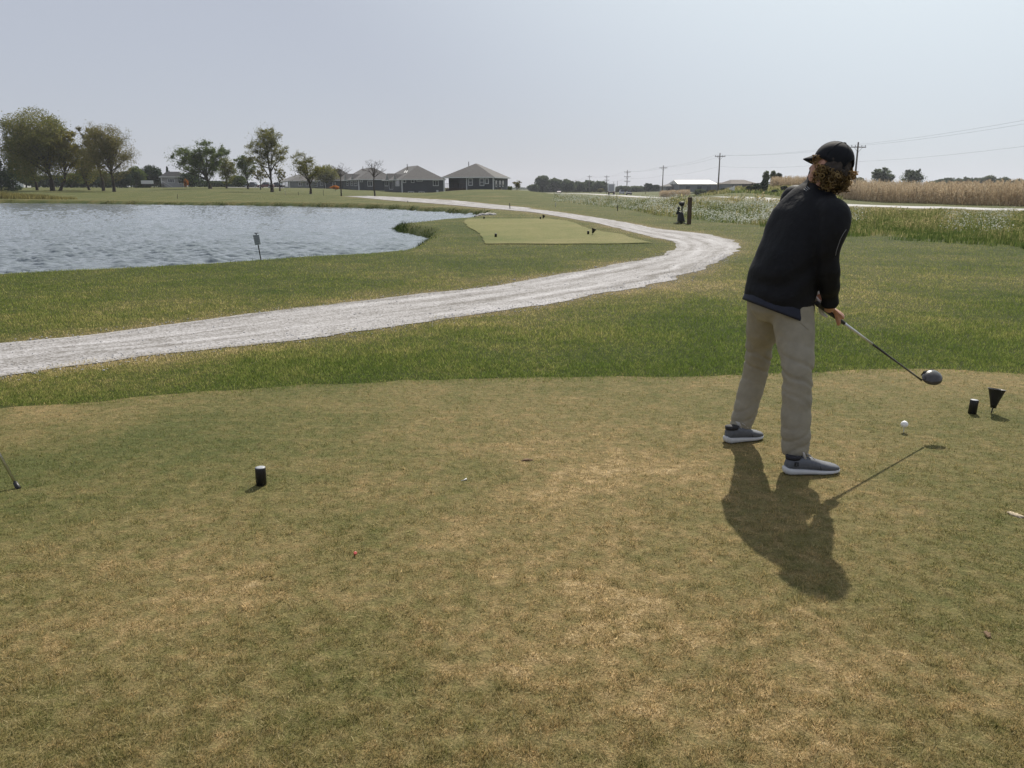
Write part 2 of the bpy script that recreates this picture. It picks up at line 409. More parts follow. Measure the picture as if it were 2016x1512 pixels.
def blobs(X, Y, lst):
    v = np.zeros(len(X))
    for px, py, r, a in lst:
        c = gp(px, py); v += a*np.exp(-(((X-c.x))**2+((Y-c.y)*.8)**2)/(2*r*r))
    return v
def tee_dry(X, Y):
    base = np.full(len(X), .52)
    base += blobs(X, Y, [(80,900,.7,-.22),(350,860,.8,-.12),(100,1050,.5,-.06),(90,830,.35,.30),(1450,860,.5,.07),(1200,1000,.6,.06),(1400,960,.35,.06),
                         (900,1150,.5,.08),(1050,1350,.4,.08),(450,1180,.3,.12),(1960,1150,.45,-.2),(1950,1000,.4,-.10),(1800,1400,.4,.05),(700,1250,.25,-.08),
                         (520,1400,.25,-.06),(1750,760,.6,-.10),(700,800,1.0,-.08),(1200,790,.9,-.04),(1700,920,.25,.10),(1500,1300,.5,.10),(250,1400,.4,.1),(150,1200,.3,.08),
                         (150,1450,.35,-.10),(1540,1080,.25,-.12),(1600,1180,.2,-.1),(1250,880,.5,.05),(1000,1500,.3,-.06),(470,1190,.08,.25),(460,1350,.1,.18),(700,1240,.08,-.12)])
    return base
def rough_dry(X, Y):
    d = polydist(X, Y, PATH[::3])
    v = .24+.42*np.exp(-d/.35)+.14*np.exp(-d/1.2)
    v += blobs(X, Y, [(1500,640,1.5,-.12),(1850,690,1.3,-.14),(1300,720,1.3,-.10),(700,730,1.2,-.04),(1750,560,2.0,.12),(1380,560,1.2,.28),(1000,640,.8,.22),(1250,585,.8,.22),
                      (300,560,2.5,.08),(870,545,1.2,.16),(860,480,1.5,.22),(1950,520,2.5,.12),(1300,450,4,.12),(1700,600,.8,.18)])
    v += np.where(Y > 60, .03, 0)
    v += .22*np.exp(-np.maximum(polydist(X, Y, LAKE)-.2, 0)/4.0)*(Y > 45)
    v += .12*np.clip((Y-20)/25, 0, 1)
    return v

# ------------------------------------------------------------------ terrain mesh
def rows():
    ys = [-60,-30,-12,-6,-3,-1.5,0]; y = .5
    while y < 1500:
        ys.append(y)
        if y < 8: y += .25
        elif y < 36: y += .22
        elif y < 62: y += .42
        elif y < 125: y *= 1.011
        elif y < 260: y *= 1.016
        else: y *= 1.06
    return np.array(ys)
ys = rows(); nc = 420
tcol = np.linspace(-1, 1, nc); tcol = .55*tcol+.45*tcol**3
GX = []; 
for y in ys: GX.append(tcol*(45+1.5*max(y, 0)))
GX = np.array(GX); GY = np.repeat(ys[:,None], nc, 1)
GZ = terrain(GX.ravel(), GY.ravel())
V = np.c_[GX.ravel(), GY.ravel(), GZ]
idx = np.arange(len(ys)*nc).reshape(len(ys), nc)
FQ = np.c_[idx[:-1,:-1].ravel(), idx[:-1,1:].ravel(), idx[1:,1:].ravel(), idx[1:,:-1].ravel()]
gd = np.clip(rough_dry(V[:,0], V[:,1]), 0, 1)
# bare muddy bank just above and below the water line
m_bank = (V[:,2] < -.14) & (V[:,0] < 6) & (V[:,1] < 130) & (V[:,1] > 8)
gd[m_bank] = 0.0
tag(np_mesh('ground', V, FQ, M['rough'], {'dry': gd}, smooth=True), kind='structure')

# tee sheets (flat, 4 mm above the ground)
def sheet(name, poly, z, step, mat, dryf, bbox=None):
    x0, y0 = poly.min(0); x1, y1 = poly.max(0)
    bm = bmesh.new(); vs = [bm.verts.new((p[0], p[1], z)) for p in poly]; bm.faces.new(vs)
    for ax, a, b in ((0, x0, x1), (1, y0, y1)):
        v = a+step
        while v < b:
            n = Vector((1,0,0)) if ax == 0 else Vector((0,1,0))
            bmesh.ops.bisect_plane(bm, geom=bm.verts[:]+bm.edges[:]+bm.faces[:], plane_co=n*v, plane_no=n); v += step
    me = bpy.data.meshes.new(name); bm.to_mesh(me); bm.free()
    co_ = np.empty(len(me.vertices)*3, np.float32); me.vertices.foreach_get('co', co_); co_ = co_.reshape(-1, 3)
    a = me.attributes.new('dry', 'FLOAT', 'POINT'); a.data.foreach_set('value', np.clip(dryf(co_[:,0].astype(float), co_[:,1].astype(float)), 0, 1).astype(np.float32))
    o = link(name, me, mat); return tag(o, kind='structure')
sheet('tee_box', TEE, .004, .25, M['tee'], tee_dry)
M['tee2'] = turfmat('far_tee_turf', [(0, (.085,.11,.028)), (.5, (.145,.148,.050)), (1, (.22,.19,.085))], False, amp=.6, bumpd=.006, gain=.86)
t2z = terrain(TEE2[:,0], TEE2[:,1]).max()+.02
sheet('far_tee_box', TEE2, t2z, .8, M['tee2'], lambda X, Y: .5+blobs(X, Y, [(980,465,2,-.15),(1200,470,2,.15),(1030,445,4,.1)]))

# ------------------------------------------------------------------ gravel path
g = N('gravel'); tc = g.n('ShaderNodeAttribute', attribute_name='acr'); ta = g.n('ShaderNodeAttribute', attribute_name='alo'); geo = g.n('ShaderNodeNewGeometry')
cx = g.n('ShaderNodeCombineXYZ'); g.l(tc.outputs['Fac'], cx.inputs[0]); g.l(ta.outputs['Fac'], cx.inputs[1])
streak = g.noise(g.scaled(cx.outputs[0], (2.6, .22, 1)), 1.0, 5, .6)
P = geo.outputs['Position']
vor = g.n('ShaderNodeTexVoronoi'); vor.inputs['Scale'].default_value = 46; g.l(P, vor.inputs['Vector'])
vor2 = g.n('ShaderNodeTexVoronoi'); vor2.inputs['Scale'].default_value = 90; g.l(P, vor2.inputs['Vector'])
sepc = g.n('ShaderNodeSeparateColor'); g.l(vor.outputs['Color'], sepc.inputs[0])
w1 = g.math('SINE', g.math('MULTIPLY', g.math('ADD', tc.outputs['Fac'], g.math('MULTIPLY', g.noise(P, .5, 2), .5)), 4.83))
f = g.math('ADD', g.math('MULTIPLY', streak, .85), g.math('MULTIPLY', g.math('SUBTRACT', g.noise(P, 2.2, 4, .6), .5), .30))
f = g.math('ADD', f, g.math('MULTIPLY', g.math('MULTIPLY', w1, w1), -.10)); f = g.math('ADD', f, .08)
f = g.math('ADD', f, g.math('MULTIPLY', g.math('SUBTRACT', sepc.outputs[0], .5), .28))
c = g.ramp(f, [(.22, (.12,.11,.098)), (.40, (.235,.225,.22)), (.60, (.36,.35,.355)), (.86, (.50,.495,.505))])
p = g.n('ShaderNodeBsdfPrincipled'); p.inputs['Roughness'].default_value = .9; p.inputs['Specular IOR Level'].default_value = .2
g.l(c, p.inputs['Base Color'])
hh = g.math('ADD', vor.outputs['Distance'], g.math('MULTIPLY', vor2.outputs['Distance'], .5))
hh = g.math('ADD', hh, g.math('MULTIPLY', streak, 1.2))
g.l(g.bump(hh, .5, .010), p.inputs['Normal']); g.l(p.outputs[0], g.out.inputs[0]); M['gravel'] = g.m
na = 14; T = np.linspace(0, 1, na)
PV = (IE[:,None,:]*(1-T)[None,:,None]+OE[:,None,:]*T[None,:,None])
pz = terrain(PV[:,:,0].ravel(), PV[:,:,1].ravel()).reshape(PV.shape[:2])
pz = pz+.006+.025*np.clip((PV[:,:,1]-30)/40, 0, 1)
alo = np.r_[0, np.cumsum(np.hypot(*np.diff((IE+OE)/2, axis=0).T))]
ii = np.arange(len(IE)*na).reshape(len(IE), na)
FQ = np.c_[ii[:-1,:-1].ravel(), ii[:-1,1:].ravel(), ii[1:,1:].ravel(), ii[1:,:-1].ravel()]
tag(np_mesh('gravel_path', np.c_[PV[:,:,0].ravel(), PV[:,:,1].ravel(), pz.ravel()], FQ, M['gravel'],
    {'acr': (np.repeat(T[None,:], len(IE), 0)*2.6).ravel(), 'alo': np.repeat(alo[:,None], na, 1).ravel()}), kind='structure')
# loose stones on and beside the path
def icos(n, P3, size, name, mat, label, cat):
    t = (1+5**.5)/2
    v = np.array([(-1,t,0),(1,t,0),(-1,-t,0),(1,-t,0),(0,-1,t),(0,1,t),(0,-1,-t),(0,1,-t),(t,0,-1),(t,0,1),(-t,0,-1),(-t,0,1)])/1.9
    fc = np.array([(0,11,5),(0,5,1),(0,1,7),(0,7,10),(0,10,11),(1,5,9),(5,11,4),(11,10,2),(10,7,6),(7,1,8),(3,9,4),(3,4,2),(3,2,6),(3,6,8),(3,8,9),(4,9,5),(2,4,11),(6,2,10),(8,6,7),(9,8,1)])
    sc = size[:,None]*rng.uniform(.6, 1.2, (n, 3))*np.array([1, 1, .6])
    ang = rng.uniform(0, 6.28, n); ca, sa = np.cos(ang), np.sin(ang)
    vv = v[None]*sc[:,None,:]*rng.uniform(.8, 1.2, (n, 12, 1))
    x = vv[:,:,0]*ca[:,None]-vv[:,:,1]*sa[:,None]; y = vv[:,:,0]*sa[:,None]+vv[:,:,1]*ca[:,None]
    vv = np.stack([x, y, vv[:,:,2]], 2)+P3[:,None,:]
    ff = fc[None]+(np.arange(n)*12)[:,None,None]
    return tag(np_mesh(name, vv.reshape(-1, 3), ff.reshape(-1, 3), mat), label, cat, kind='stuff')
M['stone'] = leafmat('limestone_chip', [(.3,.29,.28), (.42,.41,.41), (.55,.54,.54)], 0)
k = rng.integers(150, 1000, 4200); side = rng.random(4200); tt = np.where(side < .55, rng.normal(1.0, .09, 4200), np.where(side < .8, rng.normal(0, .07, 4200), rng.random(4200)))
SP3 = IE[k]*(1-tt)[:,None]+OE[k]*tt[:,None]
icos(4200, np.c_[SP3, terrain(SP3[:,0], SP3[:,1])+.008], rng.gamma(2.2, .0018, 4200)+.003, 'loose_gravel', M['stone'], 'loose pale limestone chips scattered over the curving gravel path', 'gravel')

# ------------------------------------------------------------------ grass blades
def blades(X, Y, Z, h, wdt, lean, name, mat, dry, label, cat):
    n = len(X); a = rng.uniform(0, 2*math.pi, n); l = rng.uniform(0, 1, n)**.6*lean
    ld = rng.uniform(0, 2*math.pi, n)
    b = np.c_[X, Y, Z-.002]; wv = np.c_[np.cos(a), np.sin(a), np.zeros(n)]*wdt[:,None]*.5
    tip = b+np.c_[np.cos(ld)*np.sin(l), np.sin(ld)*np.sin(l), np.cos(l)]*h[:,None]
    V = np.stack([b-wv, b+wv, tip], 1).reshape(-1, 3)
    return tag(np_mesh(name, V, np.arange(3*n).reshape(-1, 3), mat, {'dry': np.repeat(np.clip(dry, 0, 1), 3)}), label, cat, kind='stuff')
n = 420000
px = rng.uniform(-250, 2266, n); py = 715+(1560-715)*rng.random(n)**1.0
r_ = (px-1008)/F; u_ = (756-py)/F; dy = CP+u_*SP; dz = -SP+u_*CP; s_ = -CAMH/dz
X = r_*s_; Y = dy*s_
ok = inpoly(X+rng.normal(0, .05, n), Y+rng.normal(0, .06, n), TEE); X, Y = X[ok], Y[ok]; n = len(X)
hn_ = np.array([.95+1.1*mnoise.noise(Vector((x*17, y*17, 0)))+.5*mnoise.noise(Vector((x*5, y*5, 4))) for x, y in zip(X, Y)]).clip(.25)
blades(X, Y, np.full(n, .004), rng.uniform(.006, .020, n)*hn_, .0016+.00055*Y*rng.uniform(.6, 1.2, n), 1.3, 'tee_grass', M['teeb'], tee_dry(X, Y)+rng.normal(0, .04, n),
       'closely mown patchy tan and olive grass of the near tee', 'grass')
n = 560000
px = rng.uniform(-250, 2266, n); py = 396+(800-396)*rng.random(n)**.85
r_ = (px-1008)/F; u_ = (756-py)/F; dy = CP+u_*SP; dz = -SP+u_*CP; s_ = -CAMH/dz
X = r_*s_; Y = dy*s_
for _ in range(3):
    z = land(X, Y); s_ = (np.minimum(z, 1.2)-CAMH)/dz; X = r_*s_; Y = dy*s_
ok = (Y < 75) & (Y > 4)
X, Y = X[ok], Y[ok]
ok = ~inpoly(X, Y+rng.normal(.02, .09, len(X)), TEE) & ~inpoly(X+rng.normal(0, .15, len(X)), Y+rng.normal(0, .35, len(X)), TEE2)
dl = polydist(X, Y, LAKE); ok &= ~(inpoly(X, Y, LAKE) | ((dl < .25) & (Y > 8)))
inp = inpoly(X, Y, PATH); dp = polydist(X, Y, PATH[::2]); ok &= ~(inp & (dp > (.10+.42*np.array([max(0, mnoise.noise(Vector((x*1.4, y*1.4, 8)))) for x, y in zip(X, Y)]))*rng.random(len(X))**1.3))
X, Y, dp = X[ok], Y[ok], dp[ok]; n = len(X); Z = terrain(X, Y)
hb = np.array([mnoise.noise(Vector((x*.9, y*.9, 0))) for x, y in zip(X, Y)])
h = (.020+.016*hb+rng.uniform(0, .022, n))*(1-.5*np.exp(-dp/.3)); h *= np.where(polydist(X, Y, TEE) < .3, .8, 1)
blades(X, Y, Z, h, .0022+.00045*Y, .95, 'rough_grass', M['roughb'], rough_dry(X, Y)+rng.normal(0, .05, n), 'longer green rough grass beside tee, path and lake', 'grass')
# straw-coloured clippings lying on the tee
n = 26000; px = rng.uniform(-200, 2200, n); py = 745+780*rng.random(n); u_ = (756-py)/F; r_ = (px-1008)/F; dz = -SP+u_*CP; s_ = -CAMH/dz; X = r_*s_; Y = (CP+u_*SP)*s_
ok = inpoly(X, Y, TEE); X, Y = X[ok], Y[ok]; n = len(X)
M['straw'] = leafmat('straw', [(.20,.16,.07), (.34,.28,.14), (.50,.43,.25)], .2)
blades(X, Y, np.full(n, .009), rng.uniform(.015, .038, n), .0011+.0003*Y, 1.52, 'grass_clippings', M['straw'], np.full(n, .5), 'dry straw coloured clippings lying on the near tee', 'clippings')
# taller ragged grass on the lake edge
n = 42000; k = rng.integers(0, len(LAKE), n); t = rng.random(n)[:,None]
Q = LAKE[k]*(1-t)+LAKE[(k+1) % len(LAKE)]*t; Q = Q+rng.normal(0, .22, (n, 2))
X, Y = Q[:,0], Q[:,1]
d = np.where(inpoly(X, Y, LAKE), -1, 1)*polydist(X, Y, LAKE); tip_ = np.array([gp(805, 455, ZW).x, gp(805, 455, ZW).y]); dt_ = np.hypot(X-tip_[0], Y-tip_[1])
nz = np.array([mnoise.noise(Vector((x*.5, y*.5, 5))) for x, y in zip(X, Y)])
ok = (d > -.12) & (Y < 120) & (Y > 8) & (rng.random(n) < np.clip(.45+2.0*nz+1.5*(dt_ < 3.2), .12, 1)); X, Y, dt_, nz = X[ok], Y[ok], dt_[ok], nz[ok]; n = len(X)
M['shoreb'] = turfmat('shore_grass_blade', [(0, (.022,.045,.010)), (.5, (.06,.075,.018)), (1, (.20,.15,.06))], True)
blades(X, Y, terrain(X, Y), (.06+.16*np.clip(nz, 0, 1)+.16*np.exp(-(dt_/2.4)**2))*rng.uniform(.6, 1.4, n), .004+.0005*Y, .7, 'shore_grass', M['shoreb'],
       .30+.15*np.clip((Y-60)/30, 0, 1)-.2*(dt_ < 4), 'ragged taller grass fringing the lake shore', 'grass')
# golden tall grass on the far left bank
n = 16000; px = rng.uniform(-160, 150, n); Y = rng.uniform(113, 124, n); X = (px-1008)/1645*Y
nz = np.array([mnoise.noise(Vector((x*.2, y*.3, 7))) for x, y in zip(X, Y)])
d = polydist(X, Y, LAKE); ok = (d > .3) & ~inpoly(X, Y, LAKE) & (rng.random(n) < np.clip(1.1-(px/150)**2, .1, 1)); X, Y, nz, px = X[ok], Y[ok], nz[ok], px[ok]; n = len(X)
M['reedb'] = turfmat('golden_grass_blade', [(0, (.10,.10,.03)), (.5, (.19,.17,.06)), (1, (.30,.26,.11))], True)
blades(X, Y, terrain(X, Y), np.clip(.75+.5*nz-.0035*np.clip(px, 0, 200), .15, 2)*rng.uniform(.6, 1.2, n), np.full(n, .07), .5, 'golden_bank_grass', M['reedb'], np.full(n, .5),
       'tall golden grass on the far left lake bank', 'tall grass')

# ------------------------------------------------------------------ water
wm = N('lake_water'); geo = wm.n('ShaderNodeNewGeometry'); P = geo.outputs['Position']
a1 = wm.noise(wm.scaled(P, (.9, 1.35, 1)), 2.1, 4, .6); a2 = wm.noise(wm.scaled(P, (1, 1.7, 1)), 6.5, 3, .6); a3 = wm.noise(wm.scaled(P, (.5, .9, 1)), .45, 2)
hsum = wm.math('ADD', wm.math('MULTIPLY', a1, 1.0), wm.math('ADD', wm.math('MULTIPLY', a2, .35), wm.math('MULTIPLY', a3, 1.2)))
p = wm.n('ShaderNodeBsdfPrincipled'); p.inputs['Base Color'].default_value = (.155,.18,.195,1); p.inputs['Roughness'].default_value = .05
p.inputs['IOR'].default_value = 1.33; p.inputs['Specular IOR Level'].default_value = .5
wm.l(wm.bump(hsum, .6, .06), p.inputs['Normal']); wm.l(p.outputs[0], wm.out.inputs[0])
wy = [9.0]
while wy[-1] < 126: y = wy[-1]; wy.append(y+(.075 if y < 22 else .075*(y/22)**1.5))
wy = np.array(wy); wc = np.linspace(-1, 1, 620)
WX = np.array([-.36*y-3+(.36*y+9)*wc*1.0 for y in wy]); WX = np.minimum(WX, 6); WY = np.repeat(wy[:,None], 620, 1)+rng.normal(0, .012, WX.shape)*(np.repeat(wy[:,None], 620, 1)/24)
wr = np.random.default_rng(3); WZ = np.zeros_like(WX)
for _ in range(60):
    lam = wr.uniform(.14, .62); th_ = R(85)+wr.normal(0, .33); k_ = 2*math.pi/lam; s_ = np.sin(k_*(WX*math.cos(th_)+WY*math.sin(th_))+wr.uniform(0, 6.28)); WZ += .0078*lam**.85*(s_+.25*s_*np.abs(s_))
gust = np.array([mnoise.noise(Vector((x*.09, y*.06, 2))) for x, y in zip(WX.ravel()[::1], WY.ravel()[::1])]).reshape(WX.shape)
WZ *= np.clip(.95+.75*gust, .35, 1.6)
ii = np.arange(WX.size).reshape(WX.shape)
tag(np_mesh('lake_water', np.c_[WX.ravel(), WY.ravel(), (WZ+ZW).ravel()], np.c_[ii[:-1,:-1].ravel(), ii[:-1,1:].ravel(), ii[1:,1:].ravel(), ii[1:,:-1].ravel()], wm.m, smooth=True), kind='structure')

# ------------------------------------------------------------------ road
rd = np.array(catmull([(38,-40),(38,20),(38,65),(38,95),(38,150),(38,224),(36.5,300),(33,340),(23,378),(6,408),(-20,430),(-70,452)], 14))
tn = np.gradient(rd, axis=0); tn /= np.hypot(*tn.T)[:,None]; nn = np.c_[-tn[:,1], tn[:,0]]
def strip(name, c, off0, off1, dz, mat, kind='structure'):
    A = c+nn*off0; B = c+nn*off1; zz = terrain(c[:,0], c[:,1])
    n = len(c); V = np.vstack([np.c_[A, zz+dz], np.c_[B, zz+dz]]); i = np.arange(n-1)
    return tag(np_mesh(name, V, np.c_[i, i+1, n+i+1, n+i], mat), kind=kind)
M['road'] = pm('pale_concrete_road', (.30,.295,.29), .8, .1, .4, vec='Object')
M['line'] = pm('road_marking', (.75,.74,.70), .7, .05, 2)
strip('road', rd, -3.4, 3.4, .14, M['road'])
strip('road_marking', rd, 2.95, 3.07, .148, M['line']); strip('road_marking', rd, -3.07, -2.95, .148, M['line'])

# thin autumn haze: one even volume round the whole place, sky outside it
hz = N('haze'); v = hz.n('ShaderNodeVolumePrincipled'); v.inputs['Density'].default_value = .00016; v.inputs['Color'].default_value = (.86,.90,1,1); v.inputs['Anisotropy'].default_value = .3
hz.l(v.outputs[0], hz.out.inputs['Volume'])
b = MB(); b.box((0, 740, 13), (4800, 1640, 33)); o = b.build('haze', hz.m); tag(o, kind='stuff')
o['label'] = 'thin pale autumn haze over the whole course'; o['category'] = 'haze'

# ================================================================== THE GOLFER
PX = at   # pixel + depth -> world
def V3(*a): return Vector(a)
Ff = V3(.94,.34,0).normalized(); Lf = V3(-.34,.94,0).normalized()     # the way the chest faces, and the golfer's left
def remesh(name, mb, voxel, smooth_it=6, fac=.5, disp=None):
    me = mb.mesh('tmp'); fixn(me)
    o = bpy.data.objects.new('tmp', me); COL.objects.link(o)
    m = o.modifiers.new('r', 'REMESH'); m.mode = 'VOXEL'; m.voxel_size = voxel
    s = o.modifiers.new('s', 'SMOOTH'); s.iterations = smooth_it; s.factor = fac
    dg = bpy.context.evaluated_depsgraph_get(); out = bpy.data.meshes.new_from_object(o.evaluated_get(dg))
    out.name = name; bpy.data.objects.remove(o); bpy.data.meshes.remove(me)
    if disp:
        n = len(out.vertices); nor = [v.normal.copy() for v in out.vertices]
        for v, nn_ in zip(out.vertices, nor): v.co += nn_*disp(v.co)
    return out
GROOT = V3(1.50, 4.30, 0)
golfer = thing('person', 'person in dark jacket, cap and khaki trousers addressing a golf ball on the tee', 'person', GROOT)
def gpart(name, me, mats, parent=golfer, smooth=True):
    me.transform(Matrix.Translation(-GROOT)); return link(name, me, mats, parent, smooth, fix=False)
def gmb(name, mb, mats, parent=golfer, smooth=True):
    me = mb.mesh(name); fixn(me); return gpart(name, me, mats, parent, smooth)

skin = pm('skin', (.42,.22,.15), .5, .12, 40, spec=.4)
M['khaki'] = pm('khaki_twill', (.265,.243,.190), .85, .10, 20, .014, 13)
M['jacket'] = pm('black_jacket_knit', (.0050,.0056,.0080), .7, .25, 30, .022, 8, spec=.22)
M['navy'] = pm('navy_shirt', (.012,.016,.034), .7, .15, 30)
M['cap'] = pm('dark_cap_cloth', (.006,.0068,.010), .8, .2, 60, .001, 300, spec=.25)
M['hair'] = leafmat('curly_hair', [(.055,.038,.022), (.19,.135,.07), (.68,.51,.26)], .5)
M['hairdark'] = pm('hair_mass', (.028,.02,.014), .7, .4, 60)
M['shoe'] = pm('grey_shoe_mesh', (.10,.108,.125), .7, .15, 60, .001, 300)
M['sole'] = pm('white_sole', (.52,.53,.54), .5, .08, 20)
M['lace'] = pm('lace', (.45,.43,.40), .8, .1, 40)
M['dark'] = pm('dark_lining', (.02,.02,.025), .8, .2, 40)
M['glove'] = pm('white_glove_leather', (.55,.54,.52), .6, .12, 40)
M['silver'] = pm('silver_print', (.28,.29,.31), .4, .1, 40)

# key points
hipR, kneeR, ankR = PX(1560,605,4.29), PX(1570,742,4.15), PX(1567,893,4.09)
hipL, kneeL, ankL = PX(1508,612,4.50), PX(1485,740,4.67), PX(1458,842,4.63)
pelvis = PX(1532,585,4.38)
head_c = PX(1635,328,4.36)
U = V3(.30,.04,.95).normalized(); Hf = V3(-.66,.74,-.10); Hf = (Hf-U*Hf.dot(U)).normalized(); Hs = Hf.cross(U).normalized()   # head: up, front, its right
shR, elR, wrR = PX(1640,424,4.20), PX(1632,505,4.17), PX(1634,604,4.30)
shL, elL, wrL = PX(1563,392,4.66), PX(1600,500,4.80), PX(1618,588,4.42)

# club axis
butt = PX(1607,596,4.31); chead = PX(1812,747,4.775); cdir = (chead-butt).normalized()
def clubp(s): return butt+cdir*s

# ---- trousers
def limb(mb, pts, rad, seg=20, squash=None):
    P = catmull([list(p)+[r] for p, r in zip(pts, rad)], 6)
    mb.tube([p[:3] for p in P], [p[3] for p in P], seg)
b = MB()
limb(b, [PX(1557,580,4.30), PX(1563,640,4.27), PX(1569,700,4.20), PX(1570,745,4.15), PX(1568,805,4.12), PX(1567,862,4.09), PX(1567,893,4.085)], [.112,.107,.091,.081,.077,.072,.068])
limb(b, [PX(1513,580,4.46), PX(1504,632,4.54), PX(1494,690,4.63), PX(1485,742,4.67), PX(1470,795,4.65), PX(1459,835,4.63), PX(1457,845,4.63)], [.112,.098,.078,.074,.070,.064,.061])
b.ell([(PX(1537,535,4.38), Lf*.165, Ff*.105), (PX(1534,565,4.38), Lf*.172, Ff*.11), (PX(1533,592,4.38), Lf*.174, Ff*.118), (PX(1532,612,4.38), Lf*.17, Ff*.125), (PX(1532,632,4.40), Lf*.13, Ff*.10)], 28, 2.2)
def fold_pants(p):
    kn = math.exp(-((p.z-.50)/.13)**2); an = math.exp(-((p.z-.16)/.08)**2)
    a = mnoise.noise(Vector((p.x*4, p.y*4, p.z*17)))*(.004+.006*kn+.006*an)
    a += mnoise.noise(Vector((p.x*9, p.y*9, p.z*2.5)))*.0035
    a += math.sin(p.z*62+p.x*22+4*mnoise.noise(p*5))*.0030*kn
    cr = math.sin(p.z*66+p.x*34+4*mnoise.noise(p*6)); a -= .008*max(0, cr-.5)*2*kn; cr = math.sin(p.z*90-p.x*40+4*mnoise.noise(p*7)); a -= .006*max(0, cr-.5)*2*an
    return a
tr = gpart('trousers', remesh('trousers', b, .009, 4, .5, fold_pants), M['khaki'])
# pocket seam on the near hip
def onto(o, pts, lift=.001):
    out = []
    for p in pts:
        okk, loc, nor, _ = o.closest_point_on_mesh(p-GROOT); out.append(loc+GROOT+nor*lift)
    return out
b = MB(); b.tube(onto(tr, [PX(1562+35*t/9, 624+24*t/9, 4.15) for t in range(10)], 0), .0028, 6)
gmb('pocket_seam', b, M['khaki'], tr)

# ---- jacket: torso + sleeves grown into one surface
b = MB()
def tsec(px, py, Y, a, bb, tilt=0.0, dip=.6):
    A = (Lf + V3(0,0,tilt)).normalized()
    up = V3(.32,.10,.94).normalized(); B = (Ff-up*Ff.dot(up)*dip).normalized()
    return (PX(px,py,Y), A*a, B*bb)
b.ell([tsec(1531,606,4.37,.204,.165,.10,1), tsec(1533,586,4.37,.203,.162,.08,.9), tsec(1541,545,4.37,.200,.150,0,.8), tsec(1556,500,4.37,.203,.139), tsec(1572,460,4.38,.208,.140,.05), tsec(1586,425,4.39,.206,.136,.10),
       tsec(1597,400,4.40,.180,.118,.06), tsec(1604,380,4.41,.135,.095,.06), tsec(1613,366,4.42,.082,.075,.05), tsec(1618,352,4.43,.064,.066), tsec(1621,343,4.435,.062,.064)], 36, 2.3)
limb(b, [PX(1614,408,4.29), PX(1640,420,4.20), PX(1641,446,4.17), PX(1632,482,4.16), PX(1631,508,4.17), PX(1634,545,4.19), PX(1635,585,4.26), PX(1634,600,4.28)], [.060,.078,.076,.066,.058,.053,.048,.047])
limb(b, [PX(1590,390,4.55), shL, PX(1566,425,4.72), PX(1578,465,4.78), elL, PX(1608,540,4.68), PX(1615,575,4.50), wrL], [.062,.08,.076,.07,.06,.056,.049,.046])
def fold_jacket(p):
    a = mnoise.noise(Vector((p.x*3+p.z*5, p.y*3, p.z*5-p.x*5)))*.012
    a += mnoise.noise(Vector((p.x*7, p.y*7, p.z*9)))*.006
    lo = math.exp(-((p.z-.95)/.12)**2); a += math.sin(p.z*48-p.x*26+5*mnoise.noise(p*4))*.0045*lo
    return a
jk = gpart('jacket', remesh('jacket', b, .010, 5, .5, fold_jacket), M['jacket'])
# collar stand
b = MB(); rs = []
for (px, py, Y, r, rb) in ((1611,372,4.42,.088,.080),(1617,357,4.43,.076,.076),(1622,339,4.435,.073,.074),(1623,338,4.435,.066,.067),(1618,356,4.43,.066,.066)):
    c = PX(px, py, Y); A = (Lf+V3(0,0,.02)).normalized(); B = (Ff+V3(0,0,-.18)).normalized()
    rs.append([c+A*r*math.cos(t)+B*rb*math.sin(t) for t in [2*math.pi*i/28 for i in range(28)]])
b.rings(rs, False); gmb('collar', b, M['jacket'], jk)
# navy shirt tail showing under the hem
b = MB(); rs = []
for (px, py, k, dz) in ((1531,594,.985,0),(1528,609,1.03,0),(1527,614,1.035,0),(1529,608,.98,0)):
    c, A, B = tsec(px, py, 4.37, .204*k, .165*k, .10, 1)
    rs.append([c+A*math.cos(t)+B*math.sin(t) for t in [2*math.pi*i/40 for i in range(40)]])
b.rings(rs, False); gmb('shirt_hem', b, M['navy'], jk)
# small silver print below the collar, pale piping on the right sleeve
b = MB()
for k, (x0, y0, x1, y1) in enumerate(((1579,366,1586,371.5),(1583,364.5,1590,371),(1588,364,1593,369.5))):
    p0, p1 = PX(x0,y0,4.355), PX(x1,y1,4.325); b.tube(onto(jk, [p0.lerp(p1, q_/4) for q_ in range(5)]), .0016, 6)
gmb('printed_mark', b, M['silver'], jk)
b = MB(); b.tube(onto(jk, [Vector(p) for p in catmull([PX(1668,452,4.10), PX(1662.5,462,4.09), PX(1659,476,4.08), PX(1656,492,4.08), PX(1655,508,4.08)], 4)]), .0011, 5)
gmb('sleeve_piping', b, M['silver'], jk)

# ---- body: one continuous skin surface (head, neck, trunk core, arms, hands with fingers, legs)
b = MB()
hc = head_c; 
def hp(f, s, u): return hc+Hf*f+Hs*s+U*u
b.ball(hp(-.006,0,.012), Hf*.086, Hs*.070, U*.088, 24, 16)             # cranium
b.ell([(hp(.030,0,.02), Hs*.062, Hf*.060), (hp(.034,0,-.02), Hs*.064, Hf*.062), (hp(.034,0,-.055), Hs*.058, Hf*.058), (hp(.040,0,-.085), Hs*.044, Hf*.050), (hp(.050,0,-.108), Hs*.026, Hf*.034)], 20)  # face and jaw
b.ell([(hp(.088,0,.012), Hs*.008, Hf*.008), (hp(.098,0,-.012), Hs*.011, Hf*.012), (hp(.104,0,-.028), Hs*.015, Hf*.014), (hp(.094,0,-.040), Hs*.012, Hf*.010)], 10)   # nose
b.ell([(hp(.088,0,-.060), Hs*.024, Hf*.010), (hp(.092,0,-.068), Hs*.026, Hf*.010), (hp(.088,0,-.077), Hs*.020, Hf*.010)], 12)  # lips
